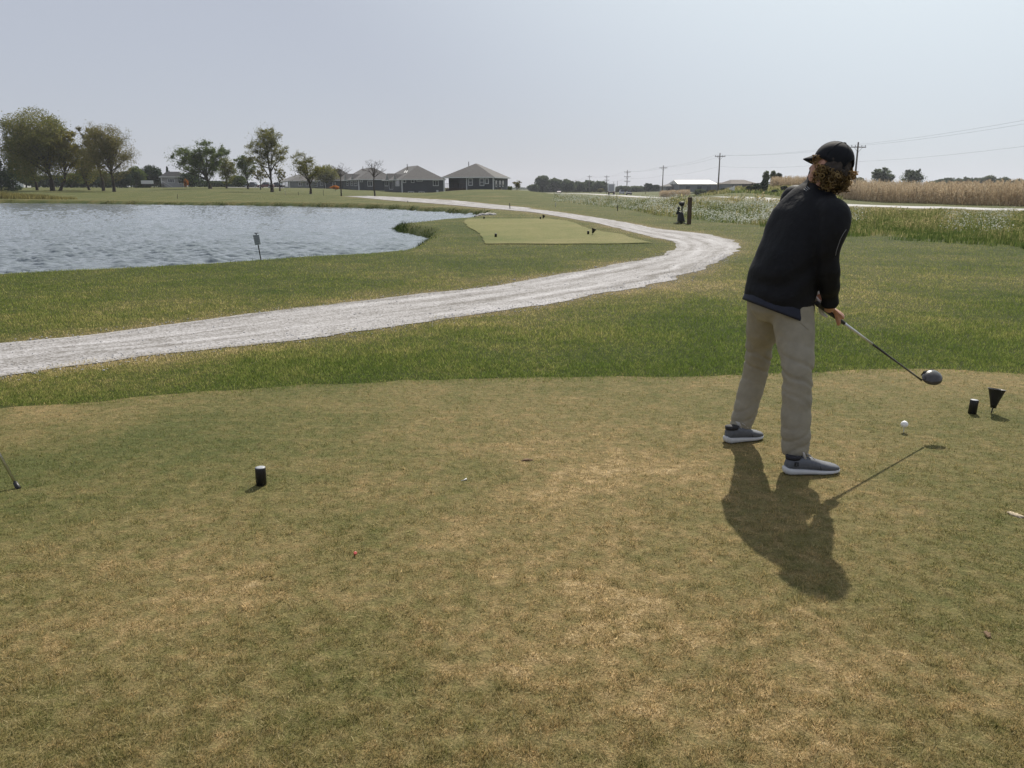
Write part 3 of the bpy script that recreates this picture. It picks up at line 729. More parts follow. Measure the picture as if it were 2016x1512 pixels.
b.ball(hp(.082,0,.030), Hs*.05, Hf*.014, U*.010, 12, 8)                # brow
for s in (-1, 1): b.ball(hp(.0,s*.073,-.012), Hf*.018, Hs*.008, U*.030, 12, 8)   # ears
neck0 = PX(1612,378,4.42)
limb(b, [PX(1600,420,4.40), neck0, hp(-.012,0,-.085), hp(-.01,0,-.03)], [.075,.058,.054,.05])
b.ell([(PX(1525,585,4.375), Lf*.15, Ff*.10), (PX(1556,500,4.37), Lf*.16, Ff*.10), (PX(1586,425,4.39), Lf*.165, Ff*.10), (PX(1604,388,4.41), Lf*.10, Ff*.07)], 20)
limb(b, [PX(1622,405,4.29), shR, elR, PX(1636,580,4.26), clubp(.135)+V3(-.022,-.026,.030)], [.035,.035,.034,.032,.030])
limb(b, [PX(1590,398,4.53), shL, elL, PX(1615,575,4.50), clubp(.055)+V3(-.015,.026,.040)], [.03,.028,.03,.03,.030])
limb(b, [PX(1557,580,4.32), PX(1563,640,4.27), PX(1569,700,4.20), PX(1570,745,4.15), PX(1568,805,4.12), PX(1567,862,4.09), PX(1567,893,4.085)], [.07,.066,.054,.046,.044,.036,.034])
limb(b, [PX(1513,580,4.46), PX(1504,632,4.54), PX(1494,690,4.63), PX(1485,742,4.67), PX(1470,795,4.65), PX(1459,835,4.63), PX(1457,845,4.63)], [.07,.060,.046,.042,.042,.034,.032])
# hands: palms and curled fingers about the grip
e1 = cdir.orthogonal().normalized(); e2 = cdir.cross(e1)
def around(s, ang, r): return clubp(s)+(e1*math.cos(ang)+e2*math.sin(ang))*r
def angof(v): return math.atan2(v.dot(e2), v.dot(e1))
def hand(mb, s0, wrist, out, side):
    """s0: where the index finger sits; out: direction from the grip to the back of the hand"""
    a0 = angof(out)
    # palm: flattened block following the grip
    kn = [around(s0-.010, a0, .034), around(s0-.030, a0, .037), around(s0-.052, a0, .036), around(s0-.072, a0, .033)]
    pc = sum(kn, Vector())/4
    mb.ell([(wrist, cdir*.026, out*.020), (wrist*.5+pc*.5, cdir*.036, out*.021), (pc, cdir*.043, out*.018), (pc+(pc-wrist)*.12, cdir*.040, out*.014)], 16, 2.4)
    for j, (ln, r) in enumerate(((2.9,.0088),(3.1,.0094),(3.0,.0090),(2.6,.0078))):
        pts = [around(s0-.004-.0205*j+.003*t, a0+side*(t*ln-.15), .036-.008*min(t*1.5, 1)) for t in (0,.2,.4,.6,.8,1.0)]
        mb.tube(pts, [r*1.1, r*1.08, r, r, r*.9, r*.72], 10)
    th = [wrist*.45+pc*.55-cdir*(-.018), around(s0-.005, a0-side*1.0, .034), around(s0+.012, a0-side*1.4, .028), around(s0+.026, a0-side*1.7, .026)]
    mb.tube(th, [.014,.0125,.0105,.0085], 10)
outR = V3(.1,-.8,.3); outR = (outR-cdir*outR.dot(cdir)).normalized()
outL = V3(-.5,.5,.5); outL = (outL-cdir*outL.dot(cdir)).normalized()
hand(b, .205, clubp(.125)+V3(-.020,-.030,.040), outR, -1)
body = gpart('body', remesh('body', b, .0058, 3, .5), skin)
bl = MB(); hand(bl, .110, clubp(.030)+V3(-.018,.030,.050), outL, 1)
limb(bl, [clubp(.030)+V3(-.018,.030,.050), clubp(.02)+V3(-.02,.04,.085)], [.031,.034])
gpart('glove', remesh('glove', bl, .0055, 3, .5), M['glove'])
for s in (-1, 1):
    b = MB(); b.ball(hp(.080,s*.030,.006), Hf*.012, Hs*.012, U*.010, 10, 8); gmb('eye', b, M['white'], body)

# ---- cap
cap_t = Matrix.Rotation(R(14), 3, Hs)          # the cap sits lower at the back
def cp_(az, el, k=1.0):
    f, s, u = math.cos(az)*math.cos(el)*.104*k, math.sin(az)*math.cos(el)*.084*k, math.sin(el)*.098*k
    return hc+U*.030+Hf*(-.006)+(cap_t @ (Hf*f+Hs*s+U*u))
b = MB(); na_, ne = 48, 14; e0 = R(-10)
vs_ = [[cp_(2*math.pi*i/na_, e0+(math.pi/2-e0)*(k/ne)**.9) for i in range(na_)] for k in range(ne)]
vv = [p for r_ in vs_ for p in r_]+[cp_(0, math.pi/2)]
ff = []
def inarch(i, k):
    az = (2*math.pi*(i+.5)/na_-math.pi); el = (math.pi/2-e0)*((k+.5)/ne)**.9
    return abs(az) < R(26) and el < R(36)*math.sqrt(max(0, 1-(az/R(26))**2))
for k in range(ne):
    for i in range(na_):
        if inarch(i, k): continue
        j = (i+1) % na_
        if k < ne-1: ff.append((k*na_+i, k*na_+j, (k+1)*na_+j, (k+1)*na_+i))
        else: ff.append((k*na_+i, k*na_+j, len(vv)-1))
b.add(vv, ff)
me = b.mesh('cap'); fixn(me); capo = gpart('cap', me, M['cap'])
sm = capo.modifiers.new('thick', 'SOLIDIFY'); sm.thickness = .003
b = MB()                                                                # brim
rows_ = []
for rr in (0, .33, .66, 1):
    row = []
    for i in range(17):
        az = R(-62+124*i/16); base = cp_(az, R(-6), .995)
        ext = .064*rr*(math.cos(az*1.3)**.5 if abs(az*1.3) < math.pi/2 else 0)
        row.append(base+Hf*ext-U*(ext*.50)-U*(abs(math.sin(az))**2*.020*rr)+cap_t@(Hs*math.sin(az)*.012*rr))
    rows_.append(row)
vv = [p for r_ in rows_ for p in r_]; b.add(vv, [(k*17+i, k*17+i+1, (k+1)*17+i+1, (k+1)*17+i) for k in range(3) for i in range(16)])
br = gmb('brim', b, M['cap'], capo); sm = br.modifiers.new('thick', 'SOLIDIFY'); sm.thickness = .004
b = MB(); b.tube([cp_(math.pi+R(d), R(-8), 1.01) for d in range(-30, 31, 6)], .006, 6); b.tube([cp_(math.pi+R(26)*math.cos(t), R(-9)+R(36)*math.sin(t), 1.012) for t in [math.pi*i/14 for i in range(15)]], .0035, 5)
gmb('strap', b, M['cap'], capo)
b = MB(); b.ball(cp_(0, math.pi/2), Hf*.010, Hs*.010, U*.006, 10, 6)
for i in range(6): b.tube([cp_(math.pi/6+i*math.pi/3, e_, 1.006) for e_ in [R(-8+98*t/10) for t in range(11)]], .0016, 5)
gmb('button_and_seams', b, M['cap'], capo)

# ---- hair: dark mass plus curls round the back of the head
b = MB()
b.ell([(hp(-.020,0,.055), Hs*.070, Hf*.072), (hp(-.026,0,.03), Hs*.076, Hf*.078), (hp(-.030,0,.005), Hs*.080, Hf*.075), (hp(-.036,0,-.03), Hs*.088, Hf*.080), (hp(-.034,0,-.06), Hs*.074, Hf*.064), (hp(-.030,0,-.085), Hs*.062, Hf*.052), (hp(-.028,0,-.10), Hs*.048, Hf*.04)], 24)
hm = remesh('hair', b, .009, 3, .5, lambda p: mnoise.noise(p*45)*.010)
hair = gpart('hair', hm, M['hairdark'])
b = MB()
for i in range(240):
    az = math.pi+rng.uniform(-1, 1)*R(116); el = rng.uniform(-.70, -.05 if abs(az-math.pi) > R(65) else -.28)
    q = hc+U*(-.012)+Hf*(-.024)+(Hf*math.cos(az)*.084+Hs*math.sin(az)*.082)*math.cos(el*.8)+U*math.sin(el)*.098
    out = (Hf*math.cos(az)+Hs*math.sin(az)+U*(-.35+.4*rng.standard_normal())).normalized()
    side_ = max(0, abs(math.sin(az))-.55)
    ax = (out*rng.uniform(.2, 1.0)+V3(*rng.normal(0, .6, 3))-U*.5).normalized(); e_a = ax.orthogonal().normalized(); e_b = ax.cross(e_a)
    rad = rng.uniform(.008, .016); ln = rng.uniform(.018, .045)*(1+side_*1.2); tw = rng.uniform(1.3, 2.6); ph = rng.uniform(0, 6.28)
    pts = [q+out*(-.008+.020*side_)+ax*(ln*t)+(e_a*math.cos(ph+tw*6.28*t)+e_b*math.sin(ph+tw*6.28*t))*rad*(.55+.45*t) for t in [k/13 for k in range(14)]]
    b.tube(pts, [.0034]*11+[.0028,.002,.0012], 4)
for i in range(90):
    s_ = rng.uniform(-.062, .062); u_ = rng.uniform(-.125, -.07); q = hp(-.052+.35*abs(s_)+rng.normal(0, .006), s_, u_); ax = V3(*rng.normal(0, .7, 3))-U*.8; ax.normalize(); e_a = ax.orthogonal().normalized(); e_b = ax.cross(e_a); rad = rng.uniform(.006, .011); ph = rng.uniform(0, 6.28); tw = rng.uniform(1.2, 2.2)
    b.tube([q+ax*(.035*(k/11-.4))+(e_a*math.cos(ph+tw*6.28*k/11)+e_b*math.sin(ph+tw*6.28*k/11))*rad for k in range(12)], [.0036]*9+[.0028,.002,.0012], 4)
gmb('curls', b, M['hair'], hair)
M['hairlit'] = leafmat('backlight_tint_curls', [(.20,.13,.06), (.42,.29,.14), (.65,.49,.26)], .5)  # gold of the sun behind the hair, put into the tufts' colour
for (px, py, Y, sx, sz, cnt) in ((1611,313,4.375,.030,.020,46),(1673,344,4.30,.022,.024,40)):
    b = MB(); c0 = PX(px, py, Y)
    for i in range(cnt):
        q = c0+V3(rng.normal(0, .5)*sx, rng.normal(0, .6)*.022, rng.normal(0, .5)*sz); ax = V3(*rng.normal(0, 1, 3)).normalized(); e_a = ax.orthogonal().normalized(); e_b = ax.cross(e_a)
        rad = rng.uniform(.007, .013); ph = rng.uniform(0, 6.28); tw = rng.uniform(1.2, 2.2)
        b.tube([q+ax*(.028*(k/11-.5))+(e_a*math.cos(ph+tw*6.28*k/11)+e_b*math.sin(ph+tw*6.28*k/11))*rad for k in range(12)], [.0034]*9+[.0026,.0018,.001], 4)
    gmb('tuft', b, M['hairlit'], hair)

# ---- shoes
def shoe(toe, heel, name_logo):
    f = Vector((toe.x-heel.x, toe.y-heel.y, 0)); L = f.length; f.normalize(); s = V3(-f.y, f.x, 0)
    def rings(prof):
        out = []
        for t, wl, z0, z1, n in prof:
            c = heel+f*(t*L); ring = []
            for i in range(24):
                a = 2*math.pi*i/24; ct, st = math.cos(a), math.sin(a); e = 2/n
                ring.append(Vector((c.x, c.y, 0))+s*wl*(abs(ct)**e*(1 if ct >= 0 else -1))+V3(0,0,(z0+z1)/2+(z1-z0)/2*(abs(st)**e*(1 if st >= 0 else -1))))
            out.append(ring)
        return out
    b = MB(); b.rings(rings([(.03,.022,.034,.070,2.4),(.06,.031,.03,.092,2.4),(.15,.035,.028,.098,2.3),(.28,.036,.026,.098,2.3),(.40,.038,.024,.094,2.3),(.50,.041,.022,.086,2.3),(.62,.045,.020,.072,2.3),(.75,.047,.018,.061,2.3),(.86,.043,.017,.053,2.3),(.94,.032,.017,.045,2.3),(.985,.014,.02,.036,2.2)]))
    u = gmb('shoe', b, M['shoe'])
    b = MB(); b.rings(rings([(-.01,.018,.020,.046,3),(.015,.030,.009,.046,3),(.08,.038,.005,.042,3.4),(.25,.040,.005,.038,3.4),(.45,.043,.005,.033,3.4),(.65,.050,.004,.029,3.4),(.80,.049,.005,.028,3.4),(.92,.038,.007,.028,3.2),(.98,.022,.010,.027,3),(1.0,.010,.014,.024,2.6)]))
    gmb('sole', b, M['sole'], u)
    b = MB(); 
    for k in range(5):
        t = .40+.055*k; z = .097-.0068*k-.0012*k*k; c = heel+f*(t*L); w_ = .021
        b.tube([Vector((c.x,c.y,0))+s*w_*q+f*(.008*q*(1 if k % 2 else -1))+V3(0,0,z+.004-abs(q)*.010) for q in (-1,-.5,0,.5,1)], .0028, 6)
    c = heel+f*(.38*L); c.z = .103
    for sg in (-1, 1):
        b.tube([c, c+s*sg*.018+V3(0,0,.012), c+s*sg*.030+f*.012+V3(0,0,.004), c+s*sg*.016+f*.014, c], .0024, 6)
        b.tube([c, c+s*sg*.022+f*.02+V3(0,0,-.004), c+s*sg*.034+f*.034+V3(0,0,-.016)], .0022, 6)
    gmb('laces', b, M['lace'], u)
    b = MB(); c = heel+f*(.34*L); b.ell([(Vector((c.x,c.y,.085)), s*.026, f*.012), (Vector((c.x,c.y,.108))-f*.004, s*.024, f*.006), (Vector((c.x,c.y,.122))-f*.010, s*.020, f*.004)], 12)
    gmb('tongue', b, M['lace'], u)
    b = MB(); c = heel+f*(.155*L); b.ell([(Vector((c.x,c.y,.085)), s*.034, f*.040), (Vector((c.x,c.y,.103)), s*.035, f*.043)], 20); gmb('ankle_collar', b, M['dark'], u)
    if name_logo:
        b = MB(); c = heel+f*(.165*L)-s*.0355
        def bar(x, z, w_, h_): b.box(Vector((c.x, c.y, .066))+f*x+V3(0,0,z), (w_, .004, h_), Matrix((f, s, V3(0,0,1))).transposed())
        bar(-.008,0,.0045,.022); bar(-.003,.009,.013,.0042); bar(-.004,.001,.008,.0036); bar(.0075,0,.0045,.022); bar(.003,-.009,.010,.0042)
        gmb('shoe_mark', b, M['black'], u)
    # seam across the side
    c0 = heel+f*(.60*L); c1 = heel+f*(.52*L)
    for sg in (-1, 1):
        b = MB(); b.tube([Vector((c0.x,c0.y,.032))+s*sg*.0455, Vector((c0.x,c0.y,.052))+s*sg*.043-f*.006, Vector((c1.x,c1.y,.076))+s*sg*.029], .0016, 5); gmb('side_seam', b, M['dark'], u)
shoe(gp(1652,925,.015), gp(1543,927,.02), True)
shoe(gp(1500,858,.015), gp(1428,867,.02), False)

# ================================================================== golf gear
club = thing('golf_club', 'black headed golf driver with a dark grip held by the golfer', 'golf club', butt)
b = MB(); b.tube([clubp(0), clubp(.01), clubp(.12), clubp(.268)], [.011,.0138,.0125,.0098], 14); b.build('grip', pm('rubber_grip', (.035,.036,.04), .8, .2, 80, .001, 400), club, True, butt)
Lc = (chead-butt).length
b = MB(); b.tube([clubp(.266), clubp(.42), clubp(.56)], [.0078,.0072,.0065], 12); b.build('shaft', pm('silver_shaft', (.62,.64,.66), .3, .08, 30, metal=.6), club, True, butt)
b = MB(); b.tube([clubp(.555), clubp(.8), clubp(Lc-.04), clubp(Lc+.012)], [.0066,.0056,.0050,.0068], 12); b.build('shaft_tip', pm('black_shaft', (.015,.015,.017), .25, .2, 30, coat=.5), club, True, butt)
hx = V3(.95,.28,.12).normalized(); hn = V3(-.12,-.66,.74); hn = (hn-hx*hn.dot(hx)).normalized(); hy = hn.cross(hx)
cc = PX(1834.5,744,4.795); b = MB(); rs = []
for k in range(13):
    t = -1+2*k/12; w_ = max(.02, 1-abs(t)**2.4)**.5; pear = 1-.22*t
    if t < 0: w_ *= .80+.2*(1+t)
    rs.append([cc+hx*(t*.062)+hy*(.054*w_*math.cos(a))+hn*((.034 if math.sin(a) > 0 else .024)*w_*math.sin(a)-.004*(-t)) for a in [2*math.pi*i/22 for i in range(22)]])
b.rings(rs); hd = b.build('club_head', pm('dark_driver_crown', (.05,.046,.046), .26, .35, 25, .0008, 90, coat=.4, stretch=(1,6,1)), club, True, butt)
b = MB(); b.box(cc+hy*.044-hn*.002, (.07,.010,.036), Matrix((hx, hy, hn)).transposed()); b.build('club_face', M['black'], hd, False, butt)

def ball_at(c, r, name, label, cat, mat):
    t = thing(name, label, cat, c); return t
gb = gp(1778,852); bz = PX(1779,835.5,gb.y)
m = N('golf_ball'); tc = m.n('ShaderNodeTexCoord'); vo = m.n('ShaderNodeTexVoronoi'); vo.inputs['Scale'].default_value = 230; m.l(tc.outputs['Object'], vo.inputs['Vector'])
p = m.n('ShaderNodeBsdfPrincipled'); p.inputs['Base Color'].default_value = (.8,.8,.8,1); p.inputs['Roughness'].default_value = .3
m.l(m.bump(vo.outputs['Distance'], .6, .001), p.inputs['Normal']); m.l(p.outputs[0], m.out.inputs[0])
b = MB(); b.ball((0,0,0), (.0215,0,0), (0,.0215,0), (0,0,.0215), 28, 18)
o = b.build('golf_ball', m.m, None, True); o.location = (gb.x+.002, gb.y, bz.z); tag(o, 'white golf ball teed up in front of the golfer', 'golf ball')
b = MB(); h = bz.z-.019; b.lathe([(.0016,-.01),(.0022,.0),(.0024,h*.6),(.0035,h*.85),(.0055,h),(.0045,h)], 12)
o = b.build('golf_tee', pm('clear_white_tee', (.6,.62,.62), .3, .1, 30), None, True); o.location = (gb.x+.002, gb.y, 0); tag(o, 'pale golf tee under the teed white ball', 'golf tee')
b = MB(); b.tube([(0,0,.004),(.012,.004,.006),(.028,.010,.011)], [.002,.0024,.005], 8); o = b.build('broken_golf_tee', M['white'], None, True); o.location = gp(908,948); tag(o, 'broken white golf tee lying on the turf left of the golfer', 'golf tee')
b = MB(); b.lathe([(.003,0),(.0035,.012),(.006,.020),(.0075,.024),(.0055,.024)], 10); o = b.build('red_golf_tee', pm('red_tee', (.42,.05,.04), .4, .15, 30), None, True); o.location = gp(698,1095); o.rotation_euler = (.5,.3,0); tag(o, 'short red golf tee stuck in the foreground turf', 'golf tee')

def tee_marker(loc, label, r=.0262, h=.097, lean=0):
    t = thing('tee_marker', label, 'tee marker', loc, 0, 'black tee markers'); t.rotation_euler = (0, lean, 0)
    b = MB(); b.lathe([(r,-.02),(r,h-.004),(r*.95,h-.001)], 28); b.build('post', M['black'], t, True)
    b = MB(); b.lathe([(r*.93,h-.002),(r*.93,h),(r*.5,h+.0012),(.001,h+.0014)], 28); b.build('cap', M['palegrey'], t, True)  # sky reflection on the black top, painted as a paler grey disc
tee_marker(gp(515,956), 'black cylinder tee marker standing alone on the near tee left of the golfer')
tee_marker(gp(1913.5,815), 'black cylinder tee marker beside the black cone, right of the ball', lean=R(3))
def cone(base, bot, top, r0, r1, label, spike=.004):
    t = thing('sand_cone', label, 'litter cone', base, 0, 'black cones on spikes')
    ax = (top-bot); Lc_ = ax.length; ax.normalize(); e1_ = ax.orthogonal().normalized(); e2_ = ax.cross(e1_)
    prof = [(0,.3),(0,1),(.25,.97),(.55,1),(1,1),(1,.93),(.55,.86),(.1,.7),(.1,.1)]
    def rad(s): return r0+(r1-r0)*s**1.15
    rs = []
    for s_, k in ((0,.05),(0,1),(.2,1),(.45,1),(.7,1),(.9,1),(.97,1),(.975,1.06),(1,1.06),(1,.93),(.7,.92),(.3,.88),(.08,.85),(.08,.05)):
        c = bot+ax*(Lc_*s_); q = rad(s_)*k; rs.append([c+(e1_*math.cos(a)+e2_*math.sin(a))*q for a in [2*math.pi*i/26 for i in range(26)]])
    b = MB(); b.rings(rs); b.build('cone', M['black'], t, True, base)
    b = MB(); b.tube([base-V3(0,0,.02), base, bot+ax*.004], [spike*.7,spike,spike], 8); b.build('spike', M['black'], t, True, base)
q = gp(1951,814.5); cone(q, PX(1955,803,q.y), PX(1963,766,q.y+.01), .0165, .052, 'black open cone on a spike beside the right tee marker')
# golf stand bag just outside the frame, one silver leg reaching in at the left edge
q = gp(37,963,.0); t = thing('golf_bag', 'golf stand bag at the left edge, its thin silver leg and black foot showing', 'golf bag', q)
e = PX(-60,790,q.y+.12); ld_ = (e-q).normalized(); tp = q+ld_*.80
def bleg(f0, t0):
    d = (t0-f0); b = MB(); b.tube([f0+d*.02, t0], .0075, 12); l_ = b.build('leg', M['steel'], t, True, q)
    b = MB(); b.tube([f0+V3(0,0,-.004), f0+d*.012, f0+d*.05], [.013,.0125,.010], 12); b.build('foot', M['black'], l_, True, q)
bleg(q, tp); bleg(q+V3(-.30,-.42,0), tp+V3(-.02,-.16,0))
ba, bb_ = tp+V3(-.36,.30,0), tp+V3(-.06,-.04,.10); ba.z = .03; ax = (bb_-ba).normalized(); s1 = ax.orthogonal().normalized(); s2 = ax.cross(s1); Lb = (bb_-ba).length
M['bagcloth'] = pm('bag_cloth', (.03,.033,.04), .8, .2, 20, .003, 60)
b = MB(); b.rings([[ba+ax*(Lb*k_)+(s1*math.cos(a_)+s2*math.sin(a_))*r_ for a_ in [2*math.pi*i_/20 for i_ in range(20)]] for k_, r_ in ((0,.10),(.02,.115),(.5,.11),(.93,.12),(1,.125),(1,.11),(.8,.10),(.8,.01))]); b.build('body', M['bagcloth'], t, True, q)
b = MB(); b.ell([(ba+ax*Lb*.2-s1*.12, s2*.06, ax*.0+s1*.03), (ba+ax*Lb*.3-s1*.125, s2*.075, s1*.04), (ba+ax*Lb*.55-s1*.125, s2*.075, s1*.04), (ba+ax*Lb*.62-s1*.12, s2*.05, s1*.02)], 16, 3); b.build('pocket', M['bagcloth'], t, True, q)
# far tee markers and cones
def far(px, py, z=None):
    q = gp(px, py, t2z); return q
for px, py, lab in ((976,466.5,'small black tee marker on the left of the far tee'),(1158,461,'small black tee marker next to the cone on the right of the far tee'),
                    (1064,431,'tiny black tee marker at the back of the far tee beside a cone'),(953,430.5,'tiny black tee marker at the back left of the far tee')):
    tee_marker(far(px, py), lab, .036, .105)
for px, py, lab in ((1166.5,462,'black cone on a spike on the right of the far tee'),(1069,431.5,'tiny black cone at the back of the far tee')):
    q = far(px, py); cone(q, q+V3(.0,0,.05), q+V3(.05,0,.19), .025, .085, lab, .008)

# ball washer, post
q = gp(1339,440); q.z = tz(q.x, q.y); k = 1/42.6          # metres per photo pixel at that distance
t = thing('ball_washer', 'black golf ball washer on curved feet beside a wooden post', 'ball washer', q)
def W(px, py, d=0): return V3((px-1339)*k, d, (441-py)*k)
b = MB(); b.tube([W(1329,444,-.25), W(1332,440,-.12), W(1340,439), W(1348,440,.1), W(1353,444,.22)], [.022]*5, 8); b.build('foot', M['black'], t, True)
b = MB(); b.tube([W(1328,441,.2), W(1334,439.5,.1), W(1341,438.5), W(1347,440,-.1), W(1352,442,-.2)], [.022]*5, 8); b.build('foot', M['black'], t, True)
b = MB(); b.ell([(W(1341,437.5), V3(.17,0,0), V3(0,.12,0)), (W(1340.5,436), V3(.16,0,0), V3(0,.12,0)), (W(1338.8,421), V3(.11,0,0), V3(0,.09,0)), (W(1338.5,419.5), V3(.075,0,0), V3(0,.06,0))], 20, 4); b.build('body', M['black'], t, True)
b = MB(); b.tube([W(1341,443), W(1341,437)], [.05,.05], 10); b.build('pedestal', M['black'], t, True)
b = MB(); b.tube([W(1341.5,420), W(1341,409)], [.028,.028], 10); b.build('neck', M['black'], t, True)
b = MB(); b.ell([(W(1341.2,410), V3(.05,0,0), V3(0,.05,0)), (W(1340,407), V3(.11,0,0), V3(0,.09,0)), (W(1340,402.6), V3(.12,0,0), V3(0,.1,0)), (W(1340.5,401.8), V3(.09,0,0), V3(0,.08,0))], 20, 4); b.build('head', M['black'], t, True)
b = MB(); b.ball(W(1335,413.5), (.06,0,0), (0,.05,0), (0,0,.07)); b.tube([W(1335,415), W(1333.5,421), W(1331.5,424)], [.03,.05,.04], 10); b.tube([W(1336,416), W(1339,419)], [.02,.02], 8); b.build('handle', M['black'], t, True)
q = gp(1356.5,441); q.z = tz(q.x, q.y)
b = MB(); b.box((0,0,.50), (.15,.12,1.24)); o = b.build('wooden_post', M['wood']); o.location = q; o.rotation_euler = (0,R(-.6),.3); tag(o, 'short brown wooden post standing beside the ball washer', 'post')
bm_ = o.modifiers.new('bev', 'BEVEL'); bm_.width = .01

# lake sign
q = gp(515,513.5,-.05); q.z = tz(q.x, q.y)-.02; t = thing('lake_sign', 'small dark sign on a leaning thin post at the lake shore', 'sign', q)
k = q.y/1640
def W(px, py, d=0): return V3((px-515)*k, d, (514-py)*k)
b = MB(); b.tube([W(515.5,518), W(508,454), W(507.6,452)], .012, 8); b.build('post', M['black'], t, True)
sm_ = pm('weathered_sign_plate', (.30,.33,.35), .6, .3, 8, spec=.3)
pr = [W(501.8,455.2,-.025), W(514.3,454.6,-.025), W(516.5,473.5,-.025), W(505.0,475.3,-.025)]
b = MB(); b.add(pr+[p+V3(0,.008,0) for p in pr], [(0,1,2,3),(7,6,5,4),(0,4,5,1),(1,5,6,2),(2,6,7,3),(3,7,4,0)]); sg = b.build('plate', sm_, t)
b = MB()
for i, (a0, a1) in enumerate(((.15,.85),(.1,.9),(.2,.8),(.12,.88),(.25,.75))):
    v_ = .12+.19*i; l_ = pr[0].lerp(pr[3], v_); r_ = pr[1].lerp(pr[2], v_); b.tube([l_.lerp(r_, a0)+V3(0,-.003,0), l_.lerp(r_, a1)+V3(0,-.003,0)], .006, 4)
b.build('worn_lettering', pm('faded_lettering', (.10,.11,.12), .7, .2, 20), sg)
b = MB(); b.tube([W(504.5,451.6), W(512.5,451.6)], .012, 6); b.build('cross_bar', M['palegrey'], t)

# white rocks by the lake end
M['rock'] = pm('pale_rock', (.30,.29,.28), .9, .2, 5, .02, 12)
for i, (px, py, s_) in enumerate(((938,428.5,.2),(944,428,.28),(950,427.6,.34),(956,427.4,.25),(961,427,.34),(967,427,.28),(972,426.6,.24),(947,426.2,.22),(964,425.6,.22))):
    q = gp(px, py, -.1); q.z = tz(q.x, q.y); bmx = bmesh.new(); bmesh.ops.create_icosphere(bmx, subdivisions=2, radius=1)
    for v in bmx.verts: v.co *= 1+.35*mnoise.noise(v.co*1.3+Vector((i*7,0,0))); v.co = Vector((v.co.x*s_*.75, v.co.y*s_*.6, v.co.z*s_*.42))
    me = bpy.data.meshes.new('shore_rock'); bmx.to_mesh(me); bmx.free(); o = link('shore_rock', me, M['rock'], None, True); o.location = q; o.rotation_euler = (0,0,i*1.3)
    tag(o, 'pale rock in the little heap at the lake end behind the far tee', 'rock', 'pale rocks at the lake end')
# thin stakes
def stake(px, py, Y, hpx, label, mat, r=.03, red=False):
    p0 = at(px, py, Y); z = tz(p0.x, Y); h = hpx*Y/1650
    b = MB(); b.lathe([(r,-.3),(r,h-.05),(r*.6,h)], 8); o = b.build('stake', mat, None, True); o.location = (p0.x, Y, z); o.rotation_euler = (0, R(rng.uniform(-3,3)), 0)
    tag(o, label, 'stake', 'marker stakes on the course')
M['stake'] = pm('dark_stake', (.05,.045,.04), .8, .2, 10)
for a_ in ((1004,412,60,12,'thin dark stake at the edge of the gravel path beyond the far tee',M['stake']),(1094,406,68,9,'pale thin stake in the grass beyond the gravel path',M['lace']),
          (1216,408,58,11,'dark stake at the front of the white wildflowers',M['stake']),(1310,404,62,9,'thin dark stake among the white wildflowers left of the ball washer',M['stake']),
          (350,396,112,9,'thin dark stake on the far lake bank below the spreading tree',M['stake']),(562,384,128,9,'pale stake on the fairway left of the small tree',M['lace']),
          (588,386,126,7,'short leaning stake just left of the small leafy tree',M['stake']),(637,384,126,12,'dark stake right of the small leafy tree',M['stake']),
          (803,403,84,4,'low dark stake on the strip of mown grass beyond the lake',M['stake'])):
    stake(*a_)

# worn divots and scraps on the tee
M['soil'] = pm('dry_soil', (.15,.095,.055), .95, .35, 90, .002, 300); M['sand'] = pm('sandy_fill', (.42,.35,.25), .95, .25, 90, .002, 300)
for px, py, r_, mt_, lab in ((1037,906,.016,'soil','small dark divot in the turf up and left of the golfer'),(1945,1250,.013,'soil','dark divot in the turf at the lower right'),
        (2000,1014,.022,'sand','pale sandy divot at the right edge of the tee')):
    q = gp(px, py, .006); bmx = bmesh.new(); bmesh.ops.create_icosphere(bmx, subdivisions=3, radius=1)
    for v in bmx.verts:
        n_ = mnoise.fractal(v.co*1.6+Vector((px, 0, 0)), 1, 2, 4); v.co *= 1+.55*n_; v.co = Vector((v.co.x*r_*1.7, v.co.y*r_*.8, v.co.z*.007))
    me = bpy.data.meshes.new('divot'); bmx.to_mesh(me); bmx.free(); o = link('divot', me, M[mt_], None, True); o.location = q; o.rotation_euler = (0, 0, px*.7); tag(o, lab, 'divot', 'worn divots in the near tee')

